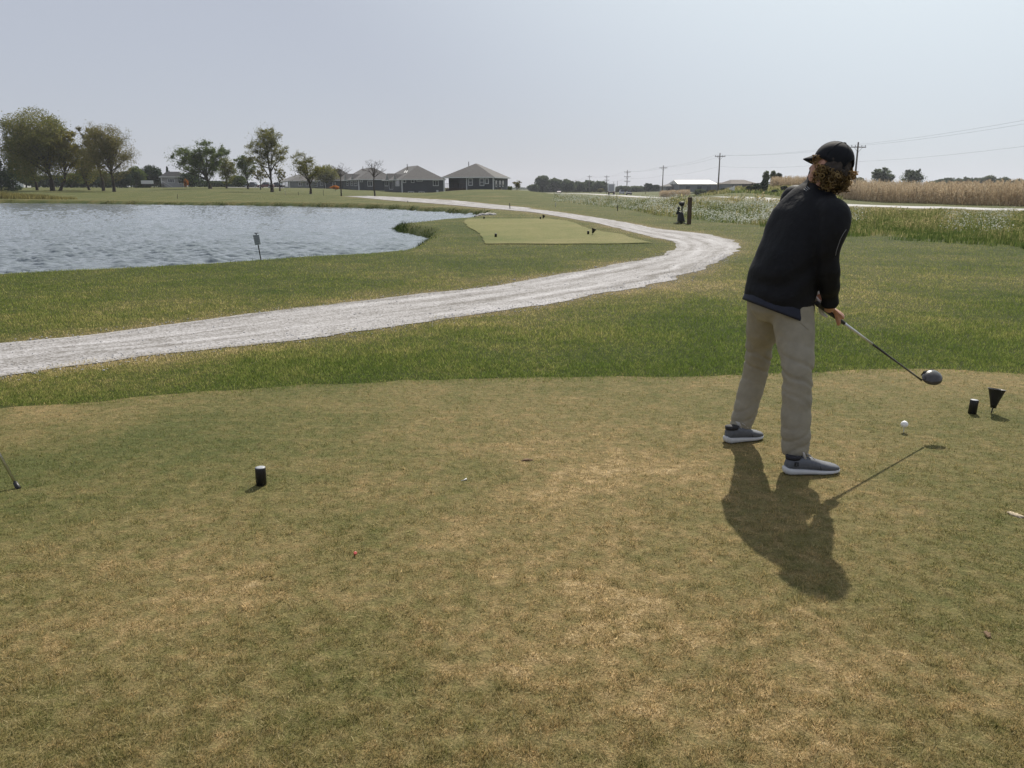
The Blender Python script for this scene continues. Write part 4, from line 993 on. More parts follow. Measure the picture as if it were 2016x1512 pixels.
# ================================================================== TREES
def make_tree(name, label, cat, px, py, Y, top, x0, x1, bot, leaf, bark, nleaf=2600, ls=.26, seed=0, trunk=.3, limbs=9, fan=.35, lean=0, group=None, clump=.5, fill=.0, hull=.25, twigs=5):
    """px,py: trunk foot in the photograph, top/bot: crown top and bottom rows, x0,x1: crown sides"""
    r = np.random.default_rng(seed+100); sc = Y/1645*1.003; nleaf = int(nleaf*4.6); fill = min(.62, fill*1.3+.10); ls = ls*.82 if ls < .4 else ls*.9; trunk *= 1.1
    foot = at(px, py, Y); gz = tz(foot.x, Y); base = Vector((foot.x, Y, gz))
    H = CAMH-(top-372)*Y/1692-gz; zb = max(.12 if 'bush' in name or 'shrub' in name else .4, CAMH-(bot-372)*Y/1692-gz)
    cx = ((x0+x1)/2-px)*sc; rx = (x1-x0)/2*sc; ry = rx*.92; cz = (H+zb)/2; rz = (H-zb)/2
    t = thing(name, label, cat, base, 0, group)
    def env(u):                                   # uneven crown envelope for a unit direction
        q = 1+hull*1.6*mnoise.noise(Vector((u[0]*1.6+seed*3.1, u[1]*1.6, u[2]*1.6)))+hull*.8*mnoise.noise(Vector((u[0]*4+seed, u[1]*4, u[2]*4)))
        return np.array([cx+u[0]*rx*q, u[1]*ry*q, cz+u[2]*rz*min(.35+.65*q, 1.12)])
    b = MB(); hb = zb+(.06+.10*r.random())*(H-zb)
    th = H*.80; tp = [np.array([0,0,-.25]), np.array([lean*.2,0,.25]), np.array([lean*.6+.05*r.normal(),0,hb*.6]), np.array([lean+cx*.15,.1*r.normal(),hb]), np.array([lean+cx*.55,.3*r.normal(),(hb+th)/2]), np.array([cx,.2*r.normal(),th])]
    TP = catmull(tp, 5); nT = len(TP); rad = [trunk*(1.35 if i < 2 else 1)*(1-.88*(i/(nT-1))**.8) for i in range(nT)]
    b.tube(TP, rad, 7)
    sub = []
    for i in range(limbs):
        az = i*2.399+r.uniform(-.3, .3); el = r.uniform(-.15, 1.15)
        u = np.array([math.cos(az)*math.cos(el), math.sin(az)*math.cos(el), math.sin(el)]); e = env(u)*np.array([.93,.93,.95])
        zs = hb*.9+(th-hb)*fan*r.random()*(1 if el > .2 else .5)
        k = min(nT-1, max(0, int(np.argmin([abs(p[2]-zs) for p in TP])))); s = np.array(TP[k])
        mid = s*.5+e*.5; mid[2] += .10*(e[2]-s[2])+.06*rx*r.normal(); mid[:2] = s[:2]+(e[:2]-s[:2])*(.42+.1*r.random())
        L = catmull([s, mid, e], 6); r0 = rad[k]*.72
        b.tube(L, [max(.018, r0*(1-.93*j/(len(L)-1))) for j in range(len(L))], 5)
        for j in range(twigs):
            q = L[int((.30+.65*(j+r.random())/twigs)*(len(L)-1))]
            dvec = r.normal(0, 1, 3); dvec[2] = abs(dvec[2])*.6+.1; dvec /= np.linalg.norm(dvec)
            ln = (.22+.25*r.random())*min(rx, rz)*1.25; e2 = q+dvec*ln
            w_ = (e2-np.array([cx,0,cz]))/np.array([rx,ry,rz]); nn_ = np.linalg.norm(w_)
            if nn_ > 1: e2 = np.array([cx,0,cz])+(e2-np.array([cx,0,cz]))*(.97/nn_)
            m2 = q*.5+e2*.5; m2[2] += .05*ln
            T2 = [q, m2, e2]; b.tube(T2, [max(.016, r0*.30), max(.012, r0*.18), .008], 4); sub.append((q, m2, e2, ln))
            for _ in range(3):
                q3 = m2*.5+e2*.5 if r.random() < .5 else m2; d3 = r.normal(0, 1, 3); d3[2] = abs(d3[2])*.5+.15; d3 /= np.linalg.norm(d3); e3 = q3+d3*ln*.5
                b.tube([q3, e3], [.014, .006], 3); sub.append((q3, (q3+e3)/2, e3, ln*.5))
    b.build('trunk', bark, t, True)
    if nleaf:
        k = r.integers(0, len(sub), nleaf); A = np.array([s[0] for s in sub]); Bm = np.array([s[1] for s in sub]); E = np.array([s[2] for s in sub]); Ls = np.array([s[3] for s in sub])
        tt = r.uniform(.25, 1.08, nleaf)[:,None]
        P_ = A[k]*(1-tt)**2+2*Bm[k]*tt*(1-tt)+E[k]*tt**2+r.normal(0, 1, (nleaf, 3))*(Ls[k]*.20*clump)[:,None]
        if fill > 0:
            nf = int(nleaf*fill); u = r.normal(0, 1, (nf, 3)); u /= np.linalg.norm(u, axis=1)[:,None]
            P_[:nf] = np.array([env(v)*1.0 for v in u])*1.0; rr = (r.random(nf)**.45)[:,None]; c0 = np.array([cx,0,cz]); P_[:nf] = c0+(P_[:nf]-c0)*rr*.96
            P_[:,2] = np.maximum(P_[:,2], zb*.9)
        quads(P_, ls*r.uniform(.55, 1.25, nleaf), r, 'crown', leaf, t)
    return t
def quads(P_, s, r, name, mat, parent):
    n = len(P_); a = r.normal(0, 1, (n, 3)); a /= np.linalg.norm(a, axis=1)[:,None]
    c = r.normal(0, 1, (n, 3)); c -= a*(a*c).sum(1)[:,None]; c /= np.linalg.norm(c, axis=1)[:,None]
    a = a*s[:,None]*.5; c = c*s[:,None]*.34
    V_ = np.stack([P_-a, P_+c, P_+a, P_-c], 1).reshape(-1, 3)
    return np_mesh(name, V_, np.arange(4*n).reshape(-1, 4), mat, parent=parent)
LO, LG, LY, LR, LD, LF, BK, BG = M['leaf_olive'], M['leaf_green'], M['leaf_yellow'], M['leaf_rust'], M['leaf_dark'], M['leaf_far'], M['bark'], M['barkgrey']
mt = make_tree
mt('broadleaf_tree','biggest olive crowned tree of the clump at far left behind the lake','tree',104,375,170,213,12,148,362,LO,BK,9000,.34,1,.62,16,.5,clump=1.2,fill=.40,hull=.16)
mt('broadleaf_tree','yellow leaved tree right of the biggest tree at far left','tree',118,374,171,252,92,170,362,LY,BK,3600,.34,2,.4,9,.4,lean=1.0,clump=1,fill=.1)
mt('broadleaf_tree','dark green tree half hidden at the left side of the biggest tree','tree',73,371,182,262,14,96,362,LG,BK,5000,.36,3,.38,9,.4,clump=1.1,fill=.3)
mt('broadleaf_tree','vase shaped thin leaved tree on the right end of the left clump','tree',225,377,165,243,166,273,361,LR,BK,6500,.24,4,.40,16,.35,clump=1.1,hull=.12,fill=.25)
mt('broadleaf_tree','thin brown tree behind the vase shaped tree in the left clump','tree',204,376,176,238,158,214,360,LR,BK,3800,.26,5,.42,9,.3,clump=1)
mt('broadleaf_tree','leaning trunk tree between the yellow tree and the vase shaped tree','tree',177,373,186,285,140,206,362,LO,BK,3000,.30,6,.34,8,.3,lean=-1,clump=1.1,fill=.2)
mt('broadleaf_tree','wide spreading green tree in front of the grey house with a deck','tree',414,371,190,279,333,455,368,LG,BK,6000,.30,7,.55,13,.25,clump=.85,hull=.35)
mt('broadleaf_tree','yellowish tree just right of the wide spreading tree','tree',446,367,205,306,428,467,366,LO,BK,1500,.32,8,.28,7,.4,clump=1,fill=.3)
mt('broadleaf_tree','dark upright green tree left of the tallest thin tree','tree',488,368,200,303,463,507,362,LG,BK,1700,.30,9,.3,8,.6,clump=.9,fill=.15)
mt('broadleaf_tree','small thin leaved tree close behind the tallest tree','tree',513,368,195,330,500,530,363,LR,BK,700,.26,10,.18,7,.5)
mt('broadleaf_tree','tall open crowned tree standing alone left of the houses','tree',536,377,160,247,488,573,364,LO,BK,3200,.25,11,.42,15,.75,clump=.75,hull=.4,twigs=6)
mt('broadleaf_tree','small tree with thinning yellow green leaves in front of the houses','tree',612,384,140,296,568,640,370,LO,BK,1700,.19,12,.26,11,.4,clump=.8,hull=.3)
mt('broadleaf_tree','slender tree behind the trunk of the tall open tree','tree',551,372,180,322,540,565,364,LR,BK,600,.24,13,.2,6,.5)
mt('bare_tree','smaller bare young tree in front of the middle of the house row','tree',672,386,122,316,652,694,352,None,BG,0,.2,14,.13,10,.5,twigs=4)
mt('bare_tree','bigger bare young tree in front of the house row','tree',738,386,120,309,714,764,352,None,BG,0,.2,15,.15,13,.5,twigs=4)
mt('broadleaf_tree','rounded yellow green tree rising behind the house roofs','tree',640,374,262,324,612,672,362,LO,BK,1700,.4,16,.3,8,.4,fill=.5,clump=1.2)
mt('shrub','small bare leaning shrub on the mound right of the end house','shrub',1017,377,150,353,1009,1028,379,LR,BK,380,.16,17,.05,8,.5,clump=1)
mt('shrub','low rounded shrub on the mound beside the end house','shrub',1004,376,152,366,998,1010,379,LG,BK,260,.16,18,.05,6,.5,clump=1,fill=.5)
def conifer(label, px, py, Y, top, wpx, mat, seed, group=None):
    r = np.random.default_rng(seed); foot = at(px, py, Y); gz = tz(foot.x, Y); H = CAMH-(top-372)*Y/1692-gz; rw = wpx/2*Y/1645
    t = thing('conifer_tree', label, 'tree', (foot.x, Y, gz), 0, group)
    b = MB(); b.tube([(0,0,-.2),(0,0,H*.5),(0,0,H*.97)], [.22,.13,.03], 6); b.build('trunk', BK, t, True)
    n = int(900+40*H); z = r.random(n)**1.25; az = r.uniform(0, 6.28, n); lay = .82+.18*np.sin(z*H*3.2)
    rr = rw*(1-z)**.8*lay*r.uniform(.35, 1.05, n)+.05
    P_ = np.c_[rr*np.cos(az), rr*np.sin(az), .05*H+z*H*.95-rr*.22]; quads(P_, .42*r.uniform(.6, 1.3, n), r, 'crown', mat, t)
for i, a_ in enumerate((('dark conifer cut by the left edge of the photo',3,371,175,304,60,LD),('second dark conifer at the left edge beside the big clump',26,370,190,322,34,LD),
          ('narrow dark conifer behind the tree clump above the small house roof',283,368,250,338,26,LD),('short dark conifer left of the grey house with a deck',318,368,262,333,16,LD),
          ('short dark conifer peeking over the roof of the grey house with a deck',332,366,275,328,18,LD))): conifer(*a_, 40+i)
for i, (px, top, x0, x1, lab) in enumerate(((140,340,118,166,'dark round tree low behind the gap left of the leaning trunk'),(165,332,148,196,'dark round tree behind the trunks of the yellow and leaning trees'),(198,336,176,226,'dark round tree behind the trunk of the vase shaped tree'),
        (240,338,222,262,'dark round tree right behind the vase shaped tree'),(268,328,252,288,'olive round tree just right of the vase shaped tree'),(296,326,280,322,'dark green round tree left of the grey house with a deck'),
        (52,330,36,76,'dark round tree low behind the left side of the big clump'),(378,340,352,398,'dark round tree behind the left half of the spreading tree'),(470,345,452,486,'dark round tree behind the yellowish tree'))):
    mt('broadleaf_tree', lab, 'tree', px, 369, 235+7*(i % 3), top, x0, x1, 377, LD if i % 2 else LG, BK, 1700, .5, 60+i, .25, 7, .4, fill=.7, clump=1.2)
# far row by the road
for i, (px, top, x0, x1, lab, lf) in enumerate(((1050,363,1041,1060,'lowest rounded tree at the left end of the far roadside row',LF),(1068,344,1056,1079,'tall two tiered tree near the left end of the far roadside row',LF),
        (1093,350,1079,1104,'spreading tree behind the oncoming pale car',LF),(1116,353,1104,1131,'broad full tree right of the oncoming pale car',LF),(1142,357,1130,1151,'green tree in the far row between two faint poles',LF),
        (1158,355,1148,1170,'thin topped tree in the middle of the far roadside row',LF),(1180,356,1167,1194,'broad tree left of the box truck in the far row',LF),
        (1225,366,1213,1240,'low tree right of the box truck',LF),(1252,366,1236,1268,'low grey green tree left of the two round trees',LF),(1277,361,1270,1283,'round dark tree in the distance left of the pole',LD),(1291,364,1286,1297,'small round dark tree in the distance beside a pole',LD))):
    mt('roadside_tree', lab, 'tree', px, 380, 455+(i % 3)*8, top, x0-3, x1+3, 384, lf, BK, 2200, .7, 80+i, .25, 8, .5, fill=.7, clump=1.2)
mt('roadside_tree','rusty brown bush below the far trees left of the box truck','bush',1183,381,430,371,1176,1190,380,M['leaf_rust'],BK,500,.5,95,.15,6,.5,fill=.6)
# trees beyond the corn
for i, (px, top, x0, x1, lab) in enumerate(((1734,330,1712,1757,'left one of two open crowned trees rising above the corn'),(1797,333,1770,1818,'right one of two open crowned trees rising above the corn'))):
    mt('field_tree', lab, 'tree', px, 372, 300, top, x0, x1, 372, LF, BK, 3000, .5, 110+i, .45, 11, .4, clump=.9, hull=.3)
for i, (px, top, x0, x1) in enumerate(((1850,352,1838,1862),(1866,349,1857,1878),(1885,351,1874,1897),(1905,350,1893,1914),(1925,350,1911,1937),(1943,345,1927,1960),(1972,349,1960,1984),(1998,353,1984,2012),(1836,356,1826,1848),(1690,350,1676,1700),(2030,350,2012,2052))):
    mt('field_tree', ('low tree of the distant line above the corn', 'tree in the distant line above the corn')[0], 'tree', px, 372, 420, top, x0-3, x1+3, 374, LF, BK, 1000, .8, 130+i, .3, 7, .4, group='distant tree line above the corn', fill=.6, clump=1.2)
# trees and bushes on the embankment
for i, (px, py, Y, top, w_, lab, lf) in enumerate(((1508,352,186,336,13,'left one of three small trees on top of the embankment',LG),(1522,352,190,336,12,'middle one of three small trees on top of the embankment',LG),(1533,352,188,339,12,'right one of three small trees on top of the embankment',LD),
        (1489,378,160,362,17,'dark bush on the embankment slope, left of a pair',LD),(1504,378,158,352,14,'dark upright bush on the embankment slope, right of a pair',LD),(1474,378,163,366,10,'small dark bush at the left of the embankment slope',LD),(1543,381,156,366,13,'round dark bush at the right of the embankment slope, by the golfer',LD),(1524,386,150,374,11,'low dark bush at the foot of the embankment',LD),
        (1378,386,205,372,26,'grey green bush at the left of the embankment near the pole',LF),(1402,386,200,374,18,'brownish bush left of the pole by the embankment',LR),(1425,387,195,371,16,'dark bush just right of the pole by the embankment',LD),(1448,389,185,372,20,'olive brown bush right of the road sign',LR))):
    mt('bush' if i > 2 else 'embankment_tree', lab, 'bush' if i > 2 else 'tree', px, py, Y, top, px-w_/2, px+w_/2, py+4 if i > 2 else 366, lf, BK, 900, .30, 160+i, .07, 9, .5, fill=.6, clump=1.2, hull=.35)
for px, py, Y, lab in ((367,369,222,'orange autumn shrub beside the grey house with a deck'),(660,374,196,'orange autumn shrub at the wall of the third house')):
    mt('shrub', lab, 'shrub', px, py, Y, py-(17 if px < 400 else 9), px-(5 if px < 400 else 9), px+(5 if px < 400 else 9), py-1, M['leaf_orange'], BK, 300, .3, px, .05, 6, .5, fill=.6)

# ================================================================== HOUSES
def siding(name, col):
    m = N(name); tc = m.n('ShaderNodeTexCoord'); w_ = m.n('ShaderNodeTexWave', wave_type='BANDS', bands_direction='Z', wave_profile='SAW'); w_.inputs['Scale'].default_value = 1.6
    m.l(tc.outputs['Object'], w_.inputs['Vector']); nz = m.noise(tc.outputs['Object'], 3, 3)
    p = m.n('ShaderNodeBsdfPrincipled'); p.inputs['Roughness'].default_value = .7
    m.l(m.ramp(nz, [(.3, tuple(c*.85 for c in col)), (.7, tuple(c*1.15 for c in col))]), p.inputs['Base Color'])
    m.l(m.bump(w_.outputs['Fac'], .6, .02), p.inputs['Normal']); m.l(p.outputs[0], m.out.inputs[0]); return m.m
M['slate'] = siding('dark_slate_siding', (.050,.057,.064)); M['sage'] = siding('sage_siding', (.19,.205,.20)); M['greywall'] = siding('grey_siding', (.30,.30,.30))
M['roofs'] = pm('asphalt_shingle', (.080,.077,.076), .9, .25, 2.5, .01, 30); M['trim'] = pm('white_trim', (.62,.63,.63), .6, .05, 5)
M['pane'] = pm('window_glass', (.03,.035,.04), .08, .2, 2, spec=.6); M['deck'] = pm('deck_timber', (.05,.032,.026), .85, .3, 6)
def wxy(px, o, e):     # distance along the wall line o + s*e where the sight line at photo column px meets it
    d = np.array([(px-1008)/1645, 1.0]); A_ = np.array([[d[0], -e[0]], [d[1], -e[1]]]); s = np.linalg.solve(A_, np.array([o[0], o[1]])); return s[1]
def house(label, cpx, Y, phi, rpx, lpx, eave, base, peak, wallR, winR=(), winL=(), gables=(), porch=None, extra=None):
    o = np.array([(cpx-1008)/1645*Y, Y]); eR = np.array([math.cos(phi), math.sin(phi)]); eL = np.array([-math.sin(phi), math.cos(phi)])
    wR = wxy(rpx, o, eR); wL = abs(wxy(lpx, o, eL)) if lpx else 12.5
    zf = lambda py, Yl: CAMH-(py-372)*Yl/1692
    gz = min(zf(base, Y), tz(o[0], o[1]))-.4; ze = zf(eave, Y)-gz; hp_ = zf(peak, Y+wL*.4)-gz
    t = thing('house', label, 'house', (o[0], o[1], gz), phi)
    b = MB()
    if porch:      # recessed porch cut out of the front-left of the R wall
        pw, pd = porch[0]*wR, 3.0
        b.box(((pw+wR)/2, wL/2, ze/2), (wR-pw, wL, ze)); b.box((pw/2, (pd+wL)/2, ze/2), (pw-.004, wL-pd, ze-.004))
    else: b.box((wR/2, wL/2, ze/2), (wR, wL, ze))
    wall = b.build('wall', wallR, t)
    ov = .5; x0, x1, y0, y1 = -ov, wR+ov, -ov, wL+ov
    dx, dy = x1-x0, y1-y0
    if dx > dy: r0, r1 = Vector((x0+dy*.5, (y0+y1)/2, hp_)), Vector((x1-dy*.5, (y0+y1)/2, hp_))
    else: r0, r1 = Vector(((x0+x1)/2, y0+dx*.5, hp_)), Vector(((x0+x1)/2, y1-dx*.5, hp_))
    c = [Vector((x0,y0,ze)), Vector((x1,y0,ze)), Vector((x1,y1,ze)), Vector((x0,y1,ze))]
    b = MB(); 
    if dx > dy: b.add(c+[r0, r1], [(0,1,5,4),(1,2,5),(2,3,4,5),(3,0,4),(3,2,1,0)])
    else: b.add(c+[r0, r1], [(0,1,4),(1,2,5,4),(2,3,5),(3,0,4,5),(3,2,1,0)])
    roof = b.build('roof', M['roofs'], t)
    b = MB(); s_ = .22
    b.box(((x0+x1)/2, y0-.02, ze-.08), (dx+.06, .05, s_)); b.box(((x0+x1)/2, y1+.02, ze-.08), (dx+.06, .05, s_)); b.box((x0-.02, (y0+y1)/2, ze-.08), (.05, dy-.02, s_)); b.box((x1+.02, (y0+y1)/2, ze-.08), (.05, dy-.02, s_))
    b.build('fascia', M['trim'], roof)
    b = MB(); b.tube([(wR*.35, wL*.45, hp_*.80), (wR*.35, wL*.45, hp_*1.06)], .09, 6); b.build('vent_pipe', M['polewood'], roof)
    def window(c_, wdt, ht, side, mull=0):
        f = MB(); tk = .12
        if side == 'R': f_ = lambda u, v: Vector((c_[0]+u, -.03, c_[1]+v)); sz = lambda a, h: (a, .08, h)
        else: f_ = lambda u, v: Vector((-.03, c_[0]+u, c_[1]+v)); sz = lambda a, h: (.08, a, h)
        f.box(f_(0, ht/2-tk/2), sz(wdt, tk)); f.box(f_(0, -ht/2+tk/2), sz(wdt, tk)); f.box(f_(-wdt/2+tk/2, 0), sz(tk, ht-2*tk)); f.box(f_(wdt/2-tk/2, 0), sz(tk, ht-2*tk))
        for m_ in range(mull): f.box(f_(-wdt/2+wdt*(m_+1)/(mull+1), 0), sz(tk*.7, ht-2*tk))
        if not mull and ht > 1.2: f.box(f_(0, 0), sz(wdt-2*tk, tk*.6))
        fo = f.build('window', M['trim'], t); p_ = MB(); q = f_(0, 0)
        if side == 'R': p_.box((q.x, -.012, q.z), (wdt-2*tk, .02, ht-2*tk))
        else: p_.box((-.012, q.y, q.z), (.02, wdt-2*tk, ht-2*tk))
        p_.build('pane', M['pane'], fo)
    for (a0, b0, a1, b1, mu) in winR:
        u0, u1 = wxy(a0, o, eR), wxy(a1, o, eR); Yl = Y+(u0+u1)/2*eR[1]; z0, z1 = zf(b1, Yl)-gz, zf(b0, Yl)-gz; window(((u0+u1)/2, (z0+z1)/2), u1-u0, z1-z0, 'R', mu)
    for (a0, b0, a1, b1, mu) in winL:
        u0, u1 = sorted((abs(wxy(a0, o, eL)), abs(wxy(a1, o, eL)))); Yl = Y+(u0+u1)/2*eL[1]; z0, z1 = zf(b1, Yl)-gz, zf(b0, Yl)-gz; window(((u0+u1)/2, (z0+z1)/2), u1-u0, z1-z0, 'L', mu)
    for yc, gw, gh in gables:      # small front gables on the L side
        b = MB(); yc *= wL; d0 = -ov-.05; d1 = wR*.22
        A_ = [Vector((d0, yc-gw/2, ze+.03)), Vector((d0, yc+gw/2, ze+.03)), Vector((d0, yc, ze+gh)), Vector((d1, yc-gw/2, ze+.03)), Vector((d1, yc+gw/2, ze+.03)), Vector((d1, yc, ze+gh))]
        b.add(A_, [(0,1,2),(3,5,4),(0,2,5,3),(1,4,5,2),(0,3,4,1)]); gb_ = b.build('gable', M['roofs'], roof)
        b = MB(); b.add([A_[0]+V3(-.03,.25,.06), A_[1]+V3(-.03,-.25,.06), A_[2]+V3(-.03,0,-.15), A_[0]+V3(.2,.25,.06), A_[1]+V3(.2,-.25,.06), A_[2]+V3(.2,0,-.15)], [(0,1,2),(3,5,4),(0,2,5,3),(1,4,5,2),(0,3,4,1)]); b.build('gable_front', M['sage'], roof)
    b = MB(); b.box((-.04, -.04, ze/2-.1), (.22, .22, ze-.22)); b.build('corner_board', M['trim'], t)
    b = MB(); b.box((wR+.03, -.03, ze/2-.1), (.18, .18, ze-.22)); b.build('corner_board', M['trim'], t)
    if porch:
        pw = porch[0]*wR; b = MB(); b.box((pw/2, 1.45, ze*.40), (pw-.3, 2.8, .14)); b.build('deck', M['deck'], t)
        b = MB()
        for k in range(12): b.box((.3+(pw-.5)*k/11, .16, ze*.40+.52), (.05, .05, .9))
        b.box((pw/2, .16, ze*.40+1.0), (pw-.3, .09, .07)); b.build('railing', M['deck'], t)
        b = MB(); b.box((pw-.12, .12, ze/2-.1), (.2, .2, ze-.22)); b.build('porch_post', M['trim'], t)
        b = MB(); b.box((pw*.68, 2.96, ze*.62), (1.9, .06, 2.0)); b.build('patio_door', M['pane'], t)
        b = MB(); b.box((pw*.5, .16, ze*.19), (pw-.35, .05, ze*.36)); b.build('lattice', M['deck'], t)
    if extra: extra(t, o, eR, eL, wR, wL, ze, hp_, gz, roof)
    return t
# end house: long shaded wall to the camera, lighter side wall to the right
oA = np.array([(875-1008)/1645*180, 180.0])
def endx(t, o, eR, eL, wR, wL, ze, hp_, gz, roof):
    b = MB(); b.box((wR+.6, 3.2, ze*.34), (.8, .8, .8)); b.build('air_conditioner', M['polewood'], t)
    for y in (2.2, 5.4, 8.0):
        b = MB(); b.box((wR+.03, y, ze*.66), (.08, .9, 1.3)); f_ = b.build('window', M['trim'], t); b = MB(); b.box((wR+.075, y, ze*.66), (.02, .66, 1.06)); b.build('pane', M['pane'], f_)
    b = MB(); b.box((wR+.06, .7, ze*.84), (.12, .16, .22)); b.build('wall_lamp', M['trim'], t)
house('dark slate house at the right end of the row, with a recessed porch', 875, 180, R(-14), 971, None, 349, 382, 322.5, M['slate'],
      winR=((922.5,351.5,931,365.5,0),(944.5,351.5,953.5,366,0),(955,351.5,962.5,362,0)), porch=(.47,), extra=endx)
def skyl(t, o, eR, eL, wR, wL, ze, hp_, gz, roof):
    sl_ = math.atan2(hp_-ze, wL/2+.5)
    for k in range(5):
        b = MB(); Mx = Matrix.Rotation(sl_, 3, 'X') @ Matrix.Rotation(R(-24), 3, 'Z'); b.box((wR*(.20+.045*k), wL*.26, ze+(wL*.26+.5)*math.tan(sl_)+.06), (.16, 1.9, .05), Mx); b.build('roof_slat', M['white'], roof)
    b = MB(); b.box((wR*.84, -.12, ze*.30), (.5, .24, .5)); b.build('meter_box', M['trim'], t)
    for k, x in enumerate((.62,.75)): b = MB(); b.box((wR*x, wL*.2, ze+(wL*.2+.5)*math.tan(sl_)+.25), (.3, .3, .5)); b.build('roof_vent', M['slate'], roof)
house('dark long walled house left of the end house, with white slats on its roof', 792, 200, R(20), 873.5, 757, 353, 383, 326.5, M['slate'],
      winR=((793.5,353.6,799.8,360,0),(809.5,353.6,816,360,0),(820.5,354,832.5,357.5,0),(852.5,354.8,863.5,366,1),(803,377,815,383,1),(824,377.2,835.5,383,1)),
      winL=((758.5,355.5,765,366.5,1),(767,356,774,373,1),(779,354.5,787,366.5,2)), gables=((.70,4.0,1.6),(.26,3.0,1.25)), extra=skyl)
house('third house from the right, light bay wall behind a bare tree', 707, 228, R(20), 778, 676, 353, 375, 330.5, M['slate'],
      winR=((709.5,354,715,358.5,0),(724,356,734,367,1)), winL=((683,357,686.5,365.5,0),(691,357,695.5,365.5,0),(698,356,704,366,0)), gables=((.70,4.4,1.8),(.26,3.2,1.4)))
house('fourth house from the right, hidden behind the two bare trees', 641, 262, R(20), 706, 598, 355, 373, 334, M['slate'],
      winR=((644,355.6,649,360.5,0),(655,358,661,366,0)), winL=((604,359,609,367,0),(620,359,626,367,0),(631,358,636,366,0)), gables=((.2,3,1.4),(.7,4.4,1.8)))
house('farthest low house of the row, behind the small leafy tree', 571, 285, R(20), 640, 549, 356, 371, 343, M['sage'],
      winR=((588,359,596,366,1),(603,359,608,366,0)), winL=((557,358,568,368,1),), gables=())
def deckx(t, o, eR, eL, wR, wL, ze, hp_, gz, roof):
    b = MB(); b.box((-2.0, -1.5, ze*.42), (5.5, 3, .15)); b.build('deck', M['deck'], t)
    b = MB(); b.box((-3.0, -3.0, ze*.42+.5), (3.4, .08, .95)); b.build('deck_screen', M['trim'], t)
    b = MB()
    for k in range(6): b.box((1.0+.45*k, -1.6, ze*.40-.28*k), (.45, 1.0, .08))
    b.box((2.2, -2.1, ze*.3+.4), (3.2, .06, .08), Matrix.Rotation(R(31), 3, 'Y')); b.build('deck_stairs', M['trim'], t)
house('grey house with a raised deck and stairs beyond the left trees', 320, 240, R(4), 362, 314, 348, 370, 338, M['greywall'], winR=((332,352,345,360,2),(352,354,358,362,0)), extra=deckx)
# small pale building at the far left edge, seen under the crowns
b = MB(); q = at(42, 372, 260); gz_ = tz(q.x, 260); t = thing('shed', 'pale blue grey shed seen under the crowns at far left', 'shed', (q.x, 260, gz_))
b.box((0,0,1.4), (4,4,3.2)); b.build('wall', M['trim'], t); b = MB(); b.add([(-2.3,-2.3,3.02),(2.3,-2.3,3.02),(2.3,2.3,3.02),(-2.3,2.3,3.02),(0,-2.3,4.2),(0,2.3,4.2)], [(0,1,4),(2,3,5),(1,2,5,4),(3,0,4,5),(3,2,1,0)]); b.build('roof', M['roofs'], t)

# ================================================================== farm and commercial buildings beyond the road
M['shedroof'] = pm('pale_metal_roof', (.40,.40,.36), .5, .06, 3); M['shedwall'] = pm('grey_metal_wall', (.16,.17,.18), .6, .1, 3); M['brownroof'] = pm('brown_roof', (.085,.07,.06), .9, .2, 3)
def Zp(py, Y): return CAMH-(py-372)*Y/1692
def barn(label, x0, x1, Y, eave, ridge, base, roof, wall, depth=16, door=True, hip=2.5):
    a = (x0-1008)/1645*Y; c_ = (x1-1008)/1645*Y; z0 = Zp(base, Y); t = thing('barn', label, 'building', ((a+c_)/2, Y, z0)); h = Zp(eave, Y)-z0; hr = Zp(ridge, Y+depth/2)-z0; w2 = (c_-a)/2
    b = MB(); b.box((0, depth/2, h/2), (2*w2, depth, h)); b.build('wall', wall, t)
    b = MB(); o_ = .4; b.add([(-w2-o_,-o_,h+.004),(w2+o_,-o_,h+.004),(w2+o_,depth+o_,h+.004),(-w2-o_,depth+o_,h+.004),(-w2-o_+hip,depth/2,hr),(w2+o_-hip,depth/2,hr)], [(0,1,5,4),(1,2,5),(2,3,4,5),(3,0,4),(3,2,1,0)]); b.build('roof', roof, t)
    if door:
        for k in (-.5, .1, .6): b = MB(); b.box((w2*k, -.04, h*.38), (w2*.22, .08, h*.7)); b.build('door', M['slate'], t)
barn('long shed with a bright pale roof beyond the road', 1336, 1410, 320, 362.4, 354.5, 378, M['shedroof'], M['shedwall'], 22, hip=.6)
barn('low dark grey building left of the pale roofed shed', 1311, 1335, 330, 367, 362, 379, M['roofs'], M['shedwall'], 14)
barn('low flat dark building right of the pole beyond the road', 1411, 1440, 330, 361, 359.5, 376, M['brownroof'], M['shedwall'], 14)
barn('wide brown roofed building on the embankment beyond the road', 1440, 1490, 300, 362, 354, 374, M['brownroof'], M['shedwall'], 20)
# dark fence along the embankment crest
t = None
fx = [(1462,187),(1480,186),(1500,187),(1525,189),(1550,190),(1580,191),(1612,190),(1650,188)]
pts = []
for px, Y in fx: x = (px-1008)/1645*Y; pts.append(Vector((x, Y, tz(x, Y))))
t = thing('crest_fence', 'dark board fence along the top of the embankment', 'fence', pts[0]); b = MB()
for a, c_ in zip(pts[:-1], pts[1:]):
    for hz in (.25, .55, .85): b.tube([a-pts[0]+V3(0,0,hz), c_-pts[0]+V3(0,0,hz)], [.15,.15], 4)
b.build('board_panel', M['brownroof'], t)
for a in pts:
    b = MB(); b.box(a-pts[0]+V3(0,0,.4), (.16,.16,1.5)); b.build('fence_post', M['bark'], t)

